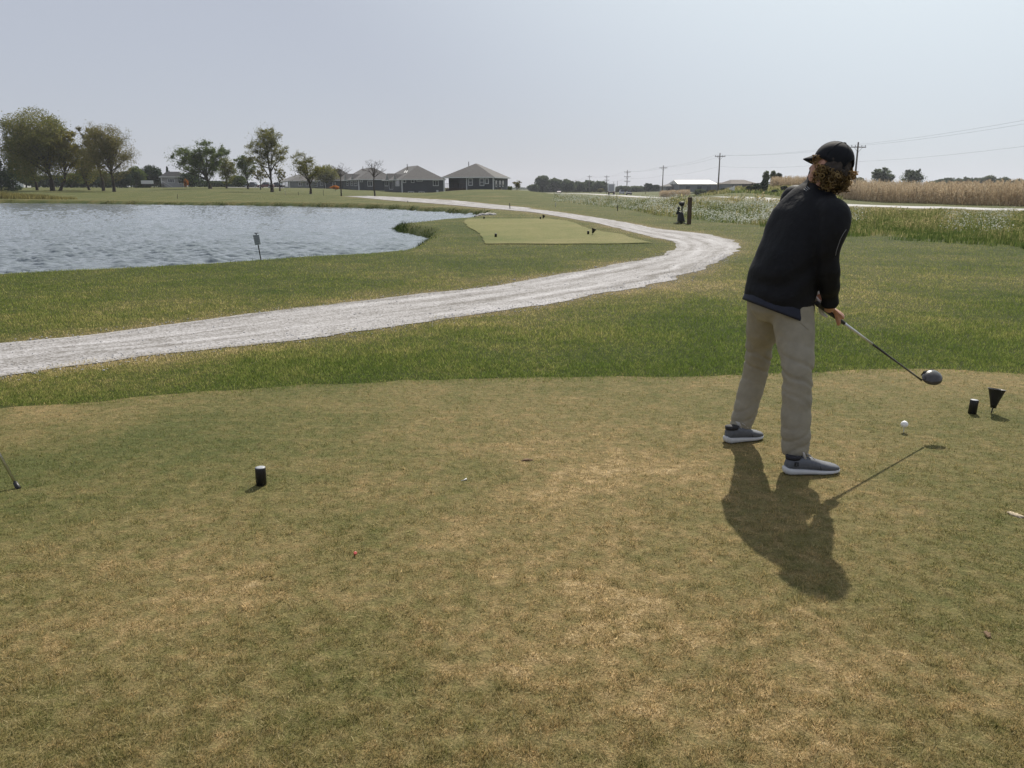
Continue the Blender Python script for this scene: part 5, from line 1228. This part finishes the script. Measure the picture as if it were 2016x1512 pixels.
# ================================================================== utility poles and wires
tops = []
def pole(px, Y, top, label, arms=1, armw=1.22, r=.15, thing_name='utility_pole'):
    x = (px-1008)/1645*Y; z = tz(x, Y); H = CAMH-(top-372)*Y/1692-z
    t = thing(thing_name, label, 'utility pole', (x, Y, z), R(6))
    b = MB(); b.tube([(0,0,-.5),(0,0,H*.5),(0,0,H)], [r*1.2,r,r*.75], 9); b.build('pole', M['polewood'], t, True)
    for k in range(arms):
        zz = H-.75-k*2.0*(H/11); b = MB(); b.box((0,-.17,zz), (armw*2,.11,.13)); b.build('crossarm', M['polewood'], t)
        b = MB(); b.tube([(armw*.55,-.17,zz-.05),(0,-.16,zz-.75)], [.025,.025], 5); b.build('brace', M['black'], t)
        b = MB(); b.tube([(-armw*.55,-.17,zz-.05),(0,-.16,zz-.75)], [.025,.025], 5); b.build('brace', M['black'], t)
        for s_ in (-.9, -.42, .42, .9):
            b = MB(); b.lathe([(.03,zz+.065),(.03,zz+.16),(.07,zz+.19),(.06,zz+.27),(.02,zz+.29)], 8, (armw*s_,-.17,0)); b.build('insulator', M['slate'], t)
    tops.append((x, Y, z+H)); return t
pole(1681,130,281,'tallest looking utility pole, right beside the golfer\'s cap')
pole(1413.5,190,302,'utility pole standing alone beside the pale roofed shed')
pole(1304,258,326,'utility pole left of the dark grey low building')
pole(1234,312,335,'utility pole with three crossarms right of the box truck',3)
pole(1194,388,345,'utility pole with three crossarms directly behind the box truck',3)
pole(1160,440,345,'slim distant utility pole left of the box truck')
pole(1133.5,520,354,'faintest utility pole in the far row of trees')
pole(1207.5,330,358,'short lamp post right behind the box truck',0,.8,.09,'lamp_post'); pole(1215,340,356,'short lamp post just right of the box truck',0,.8,.09,'lamp_post'); pole(1271,350,363,'short lamp post among low trees right of the box truck',0,.8,.08,'lamp_post'); pole(1323,300,358,'short lamp post at the left of the low dark grey building',0,.8,.08,'lamp_post')
M['wire'] = pm('wire', (.10,.10,.11), .5, .1, 5)
line = [(53, 62, 9.6)]+tops[:7]
for off, dz, lab in ((-1.1,-.45,'nearest upper power wire running between the utility poles'),(1.1,-.45,'farther upper power wire running between the utility poles'),(0,-2.9,'single lower wire strung below the crossarms of the poles')):
    b = MB()
    for (xa, ya, za), (xb, yb, zb_) in zip(line[:-1], line[1:]):
        b.tube([(xa+(xb-xa)*k/10+off, ya+(yb-ya)*k/10, za+(zb_-za)*k/10+dz-.55*4*(k/10)*(1-k/10)) for k in range(11)], [.009+.00002*ya]*11, 4, False)
    tag(b.build('power_wire', M['wire'], None), lab, 'wire')
# road sign seen from behind
q = at(1440,395,172); z = tz(q.x, 172); t = thing('road_sign', 'white pennant road sign on a thin post beyond the road', 'sign', (q.x,172,z)); h = Zp(367,172)-z
b = MB(); b.tube([(0,0,-.3),(0,0,h+.2)], .045, 6); b.build('post', M['black'], t)
b = MB(); b.add([(-.75,-.06,h-.5),(.5,-.06,h-.95),(.5,-.06,h+.15),(-.75,-.04,h-.5),(.5,-.04,h-.95),(.5,-.04,h+.15)], [(0,1,2),(3,5,4),(0,3,4,1),(1,4,5,2),(2,5,3,0)]); b.build('plate', M['white'], t)

# ================================================================== vehicles
M['tyre'] = pm('tyre', (.02,.02,.02), .9, .2, 20); M['lamp'] = pm('tail_lamp', (.35,.02,.02), .3, .1, 20); M['carglass'] = pm('car_glass', (.02,.025,.03), .08, .2, 4, spec=.6)
def wheels(t, xs, ys, r, wd):
    for x in xs:
        for y in ys:
            b = MB(); b.tube([(x-wd/2,y,r),(x+wd/2,y,r)], [r,r], 14); wo_ = b.build('wheel', M['tyre'], t)
            b = MB(); b.tube([(x-wd/2-.01,y,r),(x+wd/2+.01,y,r)], [r*.55]*2, 10); b.build('rim', M['steel'], wo_)
def car(label, px, Y, rz, col, suv=False, zoff=.23):
    x = (px-1008)/1645*Y; t = thing('car', label, 'car', (x, Y, tz(x, Y)+zoff), rz); bm_ = pm('car_paint', col, .3, .05, 3, coat=.6); h = 1.0 if suv else .85
    def sec(y, w_, z0, z1): return [Vector((sx*w_, y, z)) for sx, z in ((-1,z0),(1,z0),(1,(z0+z1)*.55),(.94,z1),(-.94,z1),(-1,(z0+z1)*.55))]
    b = MB(); b.rings([sec(-2.2,.75,.35,.72), sec(-2.0,.88,.25,h), sec(-1.0,.91,.22,h+.02), sec(.8,.91,.22,h), sec(1.7,.88,.24,h-.12), sec(2.2,.74,.34,.62)]); b.build('body', bm_, t)
    hh = 1.75 if suv else 1.45
    def cs(y, w_, z): return [Vector((sx*w_, y, z)) for sx in (-1, 1)]
    b = MB(); v_ = [(-.82,-1.9 if suv else -1.5,h-.02),(.82,-1.9 if suv else -1.5,h-.02),(.82,1.0,h-.02),(-.82,1.0,h-.02),(-.64,-1.6 if suv else -.8,hh),(.64,-1.6 if suv else -.8,hh),(.64,.3,hh),(-.64,.3,hh)]
    b.add(v_, [(3,2,1,0),(4,5,6,7),(0,1,5,4),(1,2,6,5),(2,3,7,6),(3,0,4,7)]); b.build('windows', M['carglass'], t)
    b = MB(); b.box((0,(-1.6 if suv else -.8)*.5+.15,hh+.02), (1.3,1.9 if suv else 1.1,.05)); b.build('roof', bm_, t)
    wheels(t, (-.8,.8), (-1.35,1.4), .33, .22)
    for s_ in (-.6, .6):
        b = MB(); b.box((s_,-2.16,.66), (.3,.06,.16)); b.build('tail_light', M['lamp'], t)
        b = MB(); b.box((s_,2.15,.58), (.34,.08,.14)); b.build('headlight', M['white'], t)
car('pale pinkish white car coming along the far road bend', 1100.5, 362, R(178), (.62,.52,.52), True)
car('silver car following right of the box truck', 1224, 322, R(0), (.42,.44,.47), True)
car('dark car right of the silver car on the road', 1238, 300, R(0), (.03,.03,.035))
car('dark red car parked left behind the tall open tree', 524, 232, R(80), (.09,.02,.025), zoff=.03); car('black car parked right behind the tall open tree', 545, 236, R(80), (.02,.022,.03), zoff=.03); car('dark car parked beyond the small thin tree', 497, 240, R(80), (.03,.03,.04), zoff=.03)
x = (1204-1008)/1645*312; t = thing('box_truck', 'white box truck on the distant road', 'truck', (x,312,tz(x,312)+.24), R(-9))
M['boxpaint'] = pm('white_box_panel', (.72,.74,.76), .5, .08, 1)
b = MB(); b.box((0,0,2.55), (2.5,7,2.7)); bx_ = b.build('cargo_box', M['boxpaint'], t)
b = MB(); b.box((0,-3.52,2.5), (2.1,.04,2.3)); b.build('rear_door', M['palegrey'], bx_)
b = MB(); b.rings([[Vector((sx*1.15,y,z)) for sx, z in ((-1,.7),(1,.7),(1,zt),(-1,zt))] for y, zt in ((3.55,2.9),(4.6,2.9),(5.2,1.9),(6.0,1.7))]); cb = b.build('cab', M['white'], t)
b = MB(); b.box((0,4.95,2.35), (2.0,.5,.75), Matrix.Rotation(R(28),3,'X')); b.build('windscreen', M['carglass'], cb)
b = MB(); b.box((0,.8,.85), (1.0,9.5,.3)); b.box((0,-3.5,.75), (2.3,.12,.2)); b.build('chassis', M['black'], t)
wheels(t, (-1.0,1.0), (-2.4,-1.2,4.6), .5, .3)
for s_ in (-.95,.95): b = MB(); b.box((s_,-3.55,.98), (.3,.06,.16)); b.build('tail_light', M['lamp'], t)
# pale parking area behind the trees
px_ = [(448,226),(558,226),(562,250),(440,250)]; pp = [((a-1008)/1645*y, y) for a, y in px_]; b = MB(); NX = 14
vv = []
for j in range(6):
    for i in range(NX+1):
        y = 226+24*j/5; x = ((446+114*i/NX)-1008)/1645*y; vv.append((x, y, tz(x, y)+.06))
b.add(vv, [(j*(NX+1)+i, j*(NX+1)+i+1, (j+1)*(NX+1)+i+1, (j+1)*(NX+1)+i) for j in range(5) for i in range(NX)]); tag(b.build('parking_lot', M['road']), kind='structure')
# shoulder slopes of the road
for s_ in (-1, 1):
    zz = terrain(rd[:,0], rd[:,1]); A_ = rd+nn*3.4*s_; B_ = rd+nn*5.4*s_; zB = terrain(B_[:,0], B_[:,1])-.15; n = len(rd); i = np.arange(n-1)
    tag(np_mesh('road_shoulder', np.vstack([np.c_[A_, zz+.136], np.c_[B_, zB]]), np.c_[i, i+1, n+i+1, n+i], M['rough'], {'dry': np.full(2*n, .75)}), kind='structure')

# ================================================================== corn, wildflowers, weeds
def corn_proto(r):
    V_, Fq = [], []
    def q(a, b_, c_, d): 
        k = len(V_); V_.extend([a, b_, c_, d]); Fq.append((k, k+1, k+2, k+3))
    q((-.018,0,0),(.018,0,0),(.010,0,2.05),(-.010,0,2.05)); q((0,-.018,0),(0,.018,0),(0,.010,2.05),(0,-.010,2.05))
    for i in range(11):
        z = .35+1.6*i/11; az = i*math.pi+r.uniform(-.7, .7); L_ = r.uniform(.35, .62)*(1-.25*abs(i/11-.45)); d = np.array([math.cos(az), math.sin(az), 0]); s = np.array([-d[1], d[0], 0])*.034
        p = [np.array([0,0,z]), np.array([0,0,z+.16])+d*L_*.4, np.array([0,0,z+r.uniform(-.05,.10)])+d*L_*.75, np.array([0,0,z-.30*r.uniform(.5,1.6)])+d*L_*.85]
        w_ = (1, 1, .8, .15)
        for k in range(3): q(p[k]-s*w_[k], p[k]+s*w_[k], p[k+1]+s*w_[k+1], p[k+1]-s*w_[k+1])
    for k in range(5):
        az = k*1.26; d = np.array([math.cos(az)*.12, math.sin(az)*.12, .22]); q(np.array([-.012,0,2.0]), np.array([.012,0,2.0]), np.array([.01,0,2.0])+d, np.array([-.01,0,2.0])+d)
    q((.02,0,1.0),(.09,.03,1.03),(.11,.03,1.24),(.03,0,1.26))
    return np.array(V_, float), np.array(Fq)
M['corn'] = leafmat('dry_corn', [(.22,.16,.10), (.43,.34,.225), (.66,.56,.41)], .4)
rc = np.random.default_rng(5); protos = [corn_proto(rc) for _ in range(6)]
def scatter_protos(X, Y, Z, hs, name, label, cat, mat):
    VV, FF, off = [], [], 0; pk = rc.integers(0, len(protos), len(X))
    for j, (pv, pf) in enumerate(protos):
        s = pk == j; n = s.sum()
        if not n: continue
        a = rc.uniform(0, 6.28, n); ca, sa = np.cos(a)[:,None], np.sin(a)[:,None]; h = hs[s][:,None]; lx, ly = rc.normal(0, .05, (2, n, 1))
        x = (pv[None,:,0]*ca-pv[None,:,1]*sa)*1.1+lx*pv[None,:,2]; y = (pv[None,:,0]*sa+pv[None,:,1]*ca)*1.1+ly*pv[None,:,2]
        v = np.stack([x+X[s][:,None], y+Y[s][:,None], pv[None,:,2]*h+Z[s][:,None]], 2)
        VV.append(v.reshape(-1, 3)); FF.append((pf[None]+(np.arange(n)*len(pv))[:,None,None]).reshape(-1, 4)+off); off += n*len(pv)
    return tag(np_mesh(name, np.vstack(VV), np.vstack(FF), mat), label, cat, kind='stuff')
pts = []
for k in range(9):
    y = np.arange(58, 152, .34); pts.append(np.c_[50.5+.76*k+rc.normal(0, .07, len(y)), y+rc.normal(0, .08, len(y))])
pts.append(np.c_[rc.uniform(57, 118, 3600), rc.uniform(62, 175, 3600)])
P_ = np.vstack(pts); pxs = P_[:,0]/P_[:,1]*1645+1008; P_ = P_[(pxs < 2500) & (pxs > 1590)]
scatter_protos(P_[:,0], P_[:,1], terrain(P_[:,0], P_[:,1])-.05, rc.uniform(.85, 1.22, len(P_))*np.array([1+.13*mnoise.noise(Vector((x*.13, y*.13, 1)))+.08*mnoise.noise(Vector((x*.5, y*.5, 2))) for x, y in P_]), 'corn_field', 'field of dry brown standing corn beyond the road at the right', 'corn field', M['corn'])
Yh = rc.uniform(172, 186, 700); pxh = rc.uniform(1518, 1640, 700); X = (pxh-1008)/1645*Yh
scatter_protos(X, Yh, terrain(X, Yh)-.1, rc.uniform(.75, 1.1, 700), 'corn_strip', 'strip of dry corn on the embankment top left of the golfer', 'corn field', M['corn'])
Yh = rc.uniform(232, 244, 420); pxh = rc.uniform(1300, 1358, 420); X = (pxh-1008)/1645*Yh
scatter_protos(X, Yh, terrain(X, Yh)-.1, rc.uniform(.7, .95, 420), 'corn_patch', 'small distant patch of dry corn below the low grey buildings', 'corn field', M['corn'])

FB = [(1085,402.5),(1120,402.5),(1150,404),(1230,411),(1300,424),(1345,428),(1400,434),(1480,440),(1560,449),(1690,464),(1800,470),(1900,476),(2016,486),(2300,506)]
fbY = np.array([gp(a, b_, -.02).y for a, b_ in FB]); fbx = np.array([a for a, _ in FB], float)
def strip_pts(n, r, x0, x1, t0, t1):
    px = r.uniform(x0, x1, n); Yb = np.interp(px, fbx, fbY); Yr = np.minimum(33.2/np.maximum((px-1008)/1645, .02), Yb*np.where(px > 1300, 3.4, 2.4)); t = r.uniform(t0, t1, n); Y = Yb+(Yr-Yb)*t
    return px, (px-1008)/1645*Y, Y, t
def weeds(name, label, cat, n, x0, x1, t0, t1, h0, mats, dry, seed, leafy=5, flower=None, thr=-.3, wfac=1.0, boost=0.0):
    r = np.random.default_rng(seed); px, X, Y, t = strip_pts(n, r, x0, x1, t0, t1)
    nz = np.array([mnoise.noise(Vector((x*.28, y*.16, seed)))+.75*mnoise.noise(Vector((x*.8, y*.5, seed+4))) for x, y in zip(X, Y)])
    ok = nz > thr; px, X, Y, t, nz = px[ok], X[ok], Y[ok], t[ok], nz[ok]; n = len(X); Z = terrain(X, Y)
    h = h0*(.50+.95*nz+r.uniform(-.18, .30, n))*np.clip((px-1060)/170, .25, 1)*(1+boost*np.exp(-((px-1480)/95)**2))*np.clip(.35+(t-t0)*4.5, .35, 1)*np.clip(1.25-.6*t, .5, 1); h = np.maximum(h, .10)
    a = r.uniform(0, 6.28, n); ln = r.uniform(.02, .3, n)
    B0 = np.c_[X, Y, Z]; tip = B0+np.c_[np.cos(a)*ln*h, np.sin(a)*ln*h, h]
    wv = np.c_[np.cos(a+1.57), np.sin(a+1.57), np.zeros(n)]*(.010+.00018*Y)[:,None]*wfac
    Vs = [np.stack([B0-wv, B0+wv, tip+wv*.3, tip-wv*.3], 1).reshape(-1, 3)]; mi = [np.zeros(n, int)]; dr = [np.repeat(dry+.40*nz+r.normal(0, .12, n), 4)]
    for k in range(leafy):
        f = r.uniform(.15, .95, n)[:,None]; P0 = B0*(1-f)+tip*f; d = r.normal(0, 1, (n, 3)); d /= np.linalg.norm(d, axis=1)[:,None]; s = (h*.17*r.uniform(.6, 1.4, n))[:,None]
        c_ = np.cross(d, r.normal(0, 1, (n, 3))); c_ /= np.linalg.norm(c_, axis=1)[:,None]
        Vs.append(np.stack([P0, P0+d*s*.5+c_*s*.22, P0+d*s, P0+d*s*.5-c_*s*.22], 1).reshape(-1, 3)); mi.append(np.zeros(n, int)); dr.append(np.repeat(dry+.40*nz+r.normal(0, .12, n), 4))
    if flower:
        nf, size, fpat = flower; ii_ = r.integers(0, n, nf); keep = fpat(px[ii_], t[ii_], nz[ii_], r); ii_ = ii_[keep]; nf = len(ii_)
        P0 = tip[ii_]+r.normal(0, 1, (nf, 3))*np.array([.08,.08,.10]); d = r.normal(0, 1, (nf, 3))+np.array([0,0,.8]); d /= np.linalg.norm(d, axis=1)[:,None]
        e_ = np.cross(d, r.normal(0, 1, (nf, 3))); e_ /= np.linalg.norm(e_, axis=1)[:,None]; g_ = np.cross(d, e_); s = (size*r.uniform(.5, 1.2, nf))[:,None]
        Vs.append(np.stack([P0-e_*s, P0+g_*s, P0+e_*s, P0-g_*s], 1).reshape(-1, 3)); mi.append(np.ones(nf, int)); dr.append(np.zeros(4*nf))
    V_ = np.vstack(Vs); return tag(np_mesh(name, V_, np.arange(len(V_)).reshape(-1, 4), mats, {'dry': np.clip(np.concatenate(dr), 0, 1)}, np.concatenate(mi)), label, cat, kind='stuff')
M['weed'] = turfmat('weed_leaf', [(0, (.035,.055,.014)), (.4, (.075,.088,.028)), (.75, (.135,.125,.055)), (1, (.20,.165,.09))], True, trans=.5, amp=.8, gain=1.95)
M['petal'] = leafmat('white_petal', [(.42,.44,.38), (.58,.60,.54), (.72,.72,.68)], .3)
weeds('wildflowers', 'thick band of white flowering weeds between the lawn and the road', 'wildflowers', 17000, 1090, 1600, .0, .55, .78, [M['weed'], M['petal']], .34, 21, 5,
      (62000, .027, lambda px, t, nz, r: (r.random(len(px)) < np.clip(.95-1.1*t+.9*nz, .05, 1))), thr=-.7)
weeds('meadow_weeds', 'tangled green weeds with scattered white flowers right of the golfer', 'weeds', 21000, 1600, 2300, .0, .75, .40, [M['weed'], M['petal']], .36, 22, 6,
      (22000, .021, lambda px, t, nz, r: (r.random(len(px)) < np.clip(2.2*(np.sin(px*.023+1.1)*.5+.2*np.sin(px*.061))-.25+1.2*nz, 0, 1)*(t > .08))), thr=-.75)
weeds('verge_grass', 'dry brown tall grass along the near side of the road', 'tall grass', 20000, 1120, 2300, .45, 1.0, .36, [M['weed']], .60, 23, 4, thr=-.6, boost=3.0)
weeds('lawn_edge_weeds', 'low bright green weeds along the edge of the mown lawn', 'weeds', 9000, 1500, 2300, -.03, .10, .30, [M['weed']], .12, 24, 5, thr=-.3)
# brown rank growth on the embankment and behind the road
r = np.random.default_rng(31); n = 16000; px = r.uniform(1240, 1660, n); Yw = np.where(px > 1460, r.uniform(118, 186, n), r.uniform(150, 215, n)); X = (px-1008)/1645*Yw
okx = (X > 44.0); px, Yw, X = px[okx], Yw[okx], X[okx]; n = len(X); nz = np.array([mnoise.noise(Vector((x*.12, y*.12, 9))) for x, y in zip(X, Yw)]); Z = terrain(X, Yw)
h = .75*(.7+.7*nz+r.uniform(-.1, .3, n)).clip(.2); a = r.uniform(0, 6.28, n); B0 = np.c_[X, Yw, Z-.05]; tip = B0+np.c_[np.cos(a)*.2, np.sin(a)*.2, h]; wv = np.c_[np.cos(a+1.57), np.sin(a+1.57), np.zeros(n)]*.11
V_ = np.stack([B0-wv, B0+wv, tip], 1).reshape(-1, 3)
tag(np_mesh('rank_growth', V_, np.arange(len(V_)).reshape(-1, 3), M['weed'], {'dry': np.repeat(np.clip(.48+.7*nz, 0, 1), 3)}), 'rank brown and olive growth on the embankment beyond the road', 'weeds', kind='stuff')

# far-off woods that read as one mass
def wood(name, label, segs, n, mat, seed, ls):
    r = np.random.default_rng(seed); P_ = []
    for (px0, px1, Y, top) in segs:
        m_ = int(n*(px1-px0)/sum(q[1]-q[0] for q in segs)); px = r.uniform(px0, px1, m_); y = Y+r.uniform(-6, 6, m_); X = (px-1008)/1645*y
        H = (372-top)*Y/1692+CAMH; nz = np.array([mnoise.noise(Vector((x*.11, seed, 0)))*.8+.5*mnoise.noise(Vector((x*.35, seed, 3))) for x in X]); g_ = terrain(X, y)
        P_.append(np.c_[X, y, g_+(H-g_)*(.78+.42*nz)*r.random(m_)**.6])
    P_ = np.vstack(P_); return tag(quads(P_, ls*r.uniform(.6, 1.3, len(P_)), r, name, mat, None), label, 'woodland', kind='stuff')
wood('far_wood', 'dark belt of distant trees filling the gaps behind the left tree clump', [(-220,60,270,330),(60,250,275,344),(250,322,280,336)], 16000, LD, 71, .9)
wood('far_wood', 'low distant trees showing between trunks left of the houses', [(372,470,285,354),(470,500,290,360)], 3500, LD, 72, .8)
wood('roadside_wood', 'continuous dark belt of trees under the far roadside row', [(1046,1200,475,368),(1200,1300,480,373)], 7000, LF, 73, 1.2)
wood('horizon_wood', 'thin bluish belt of woods on the horizon between the mound and the road', [(990,1350,1150,369.5),(1350,2100,1100,368),(-400,800,1100,369)], 9000, LF, 74, 4.0)
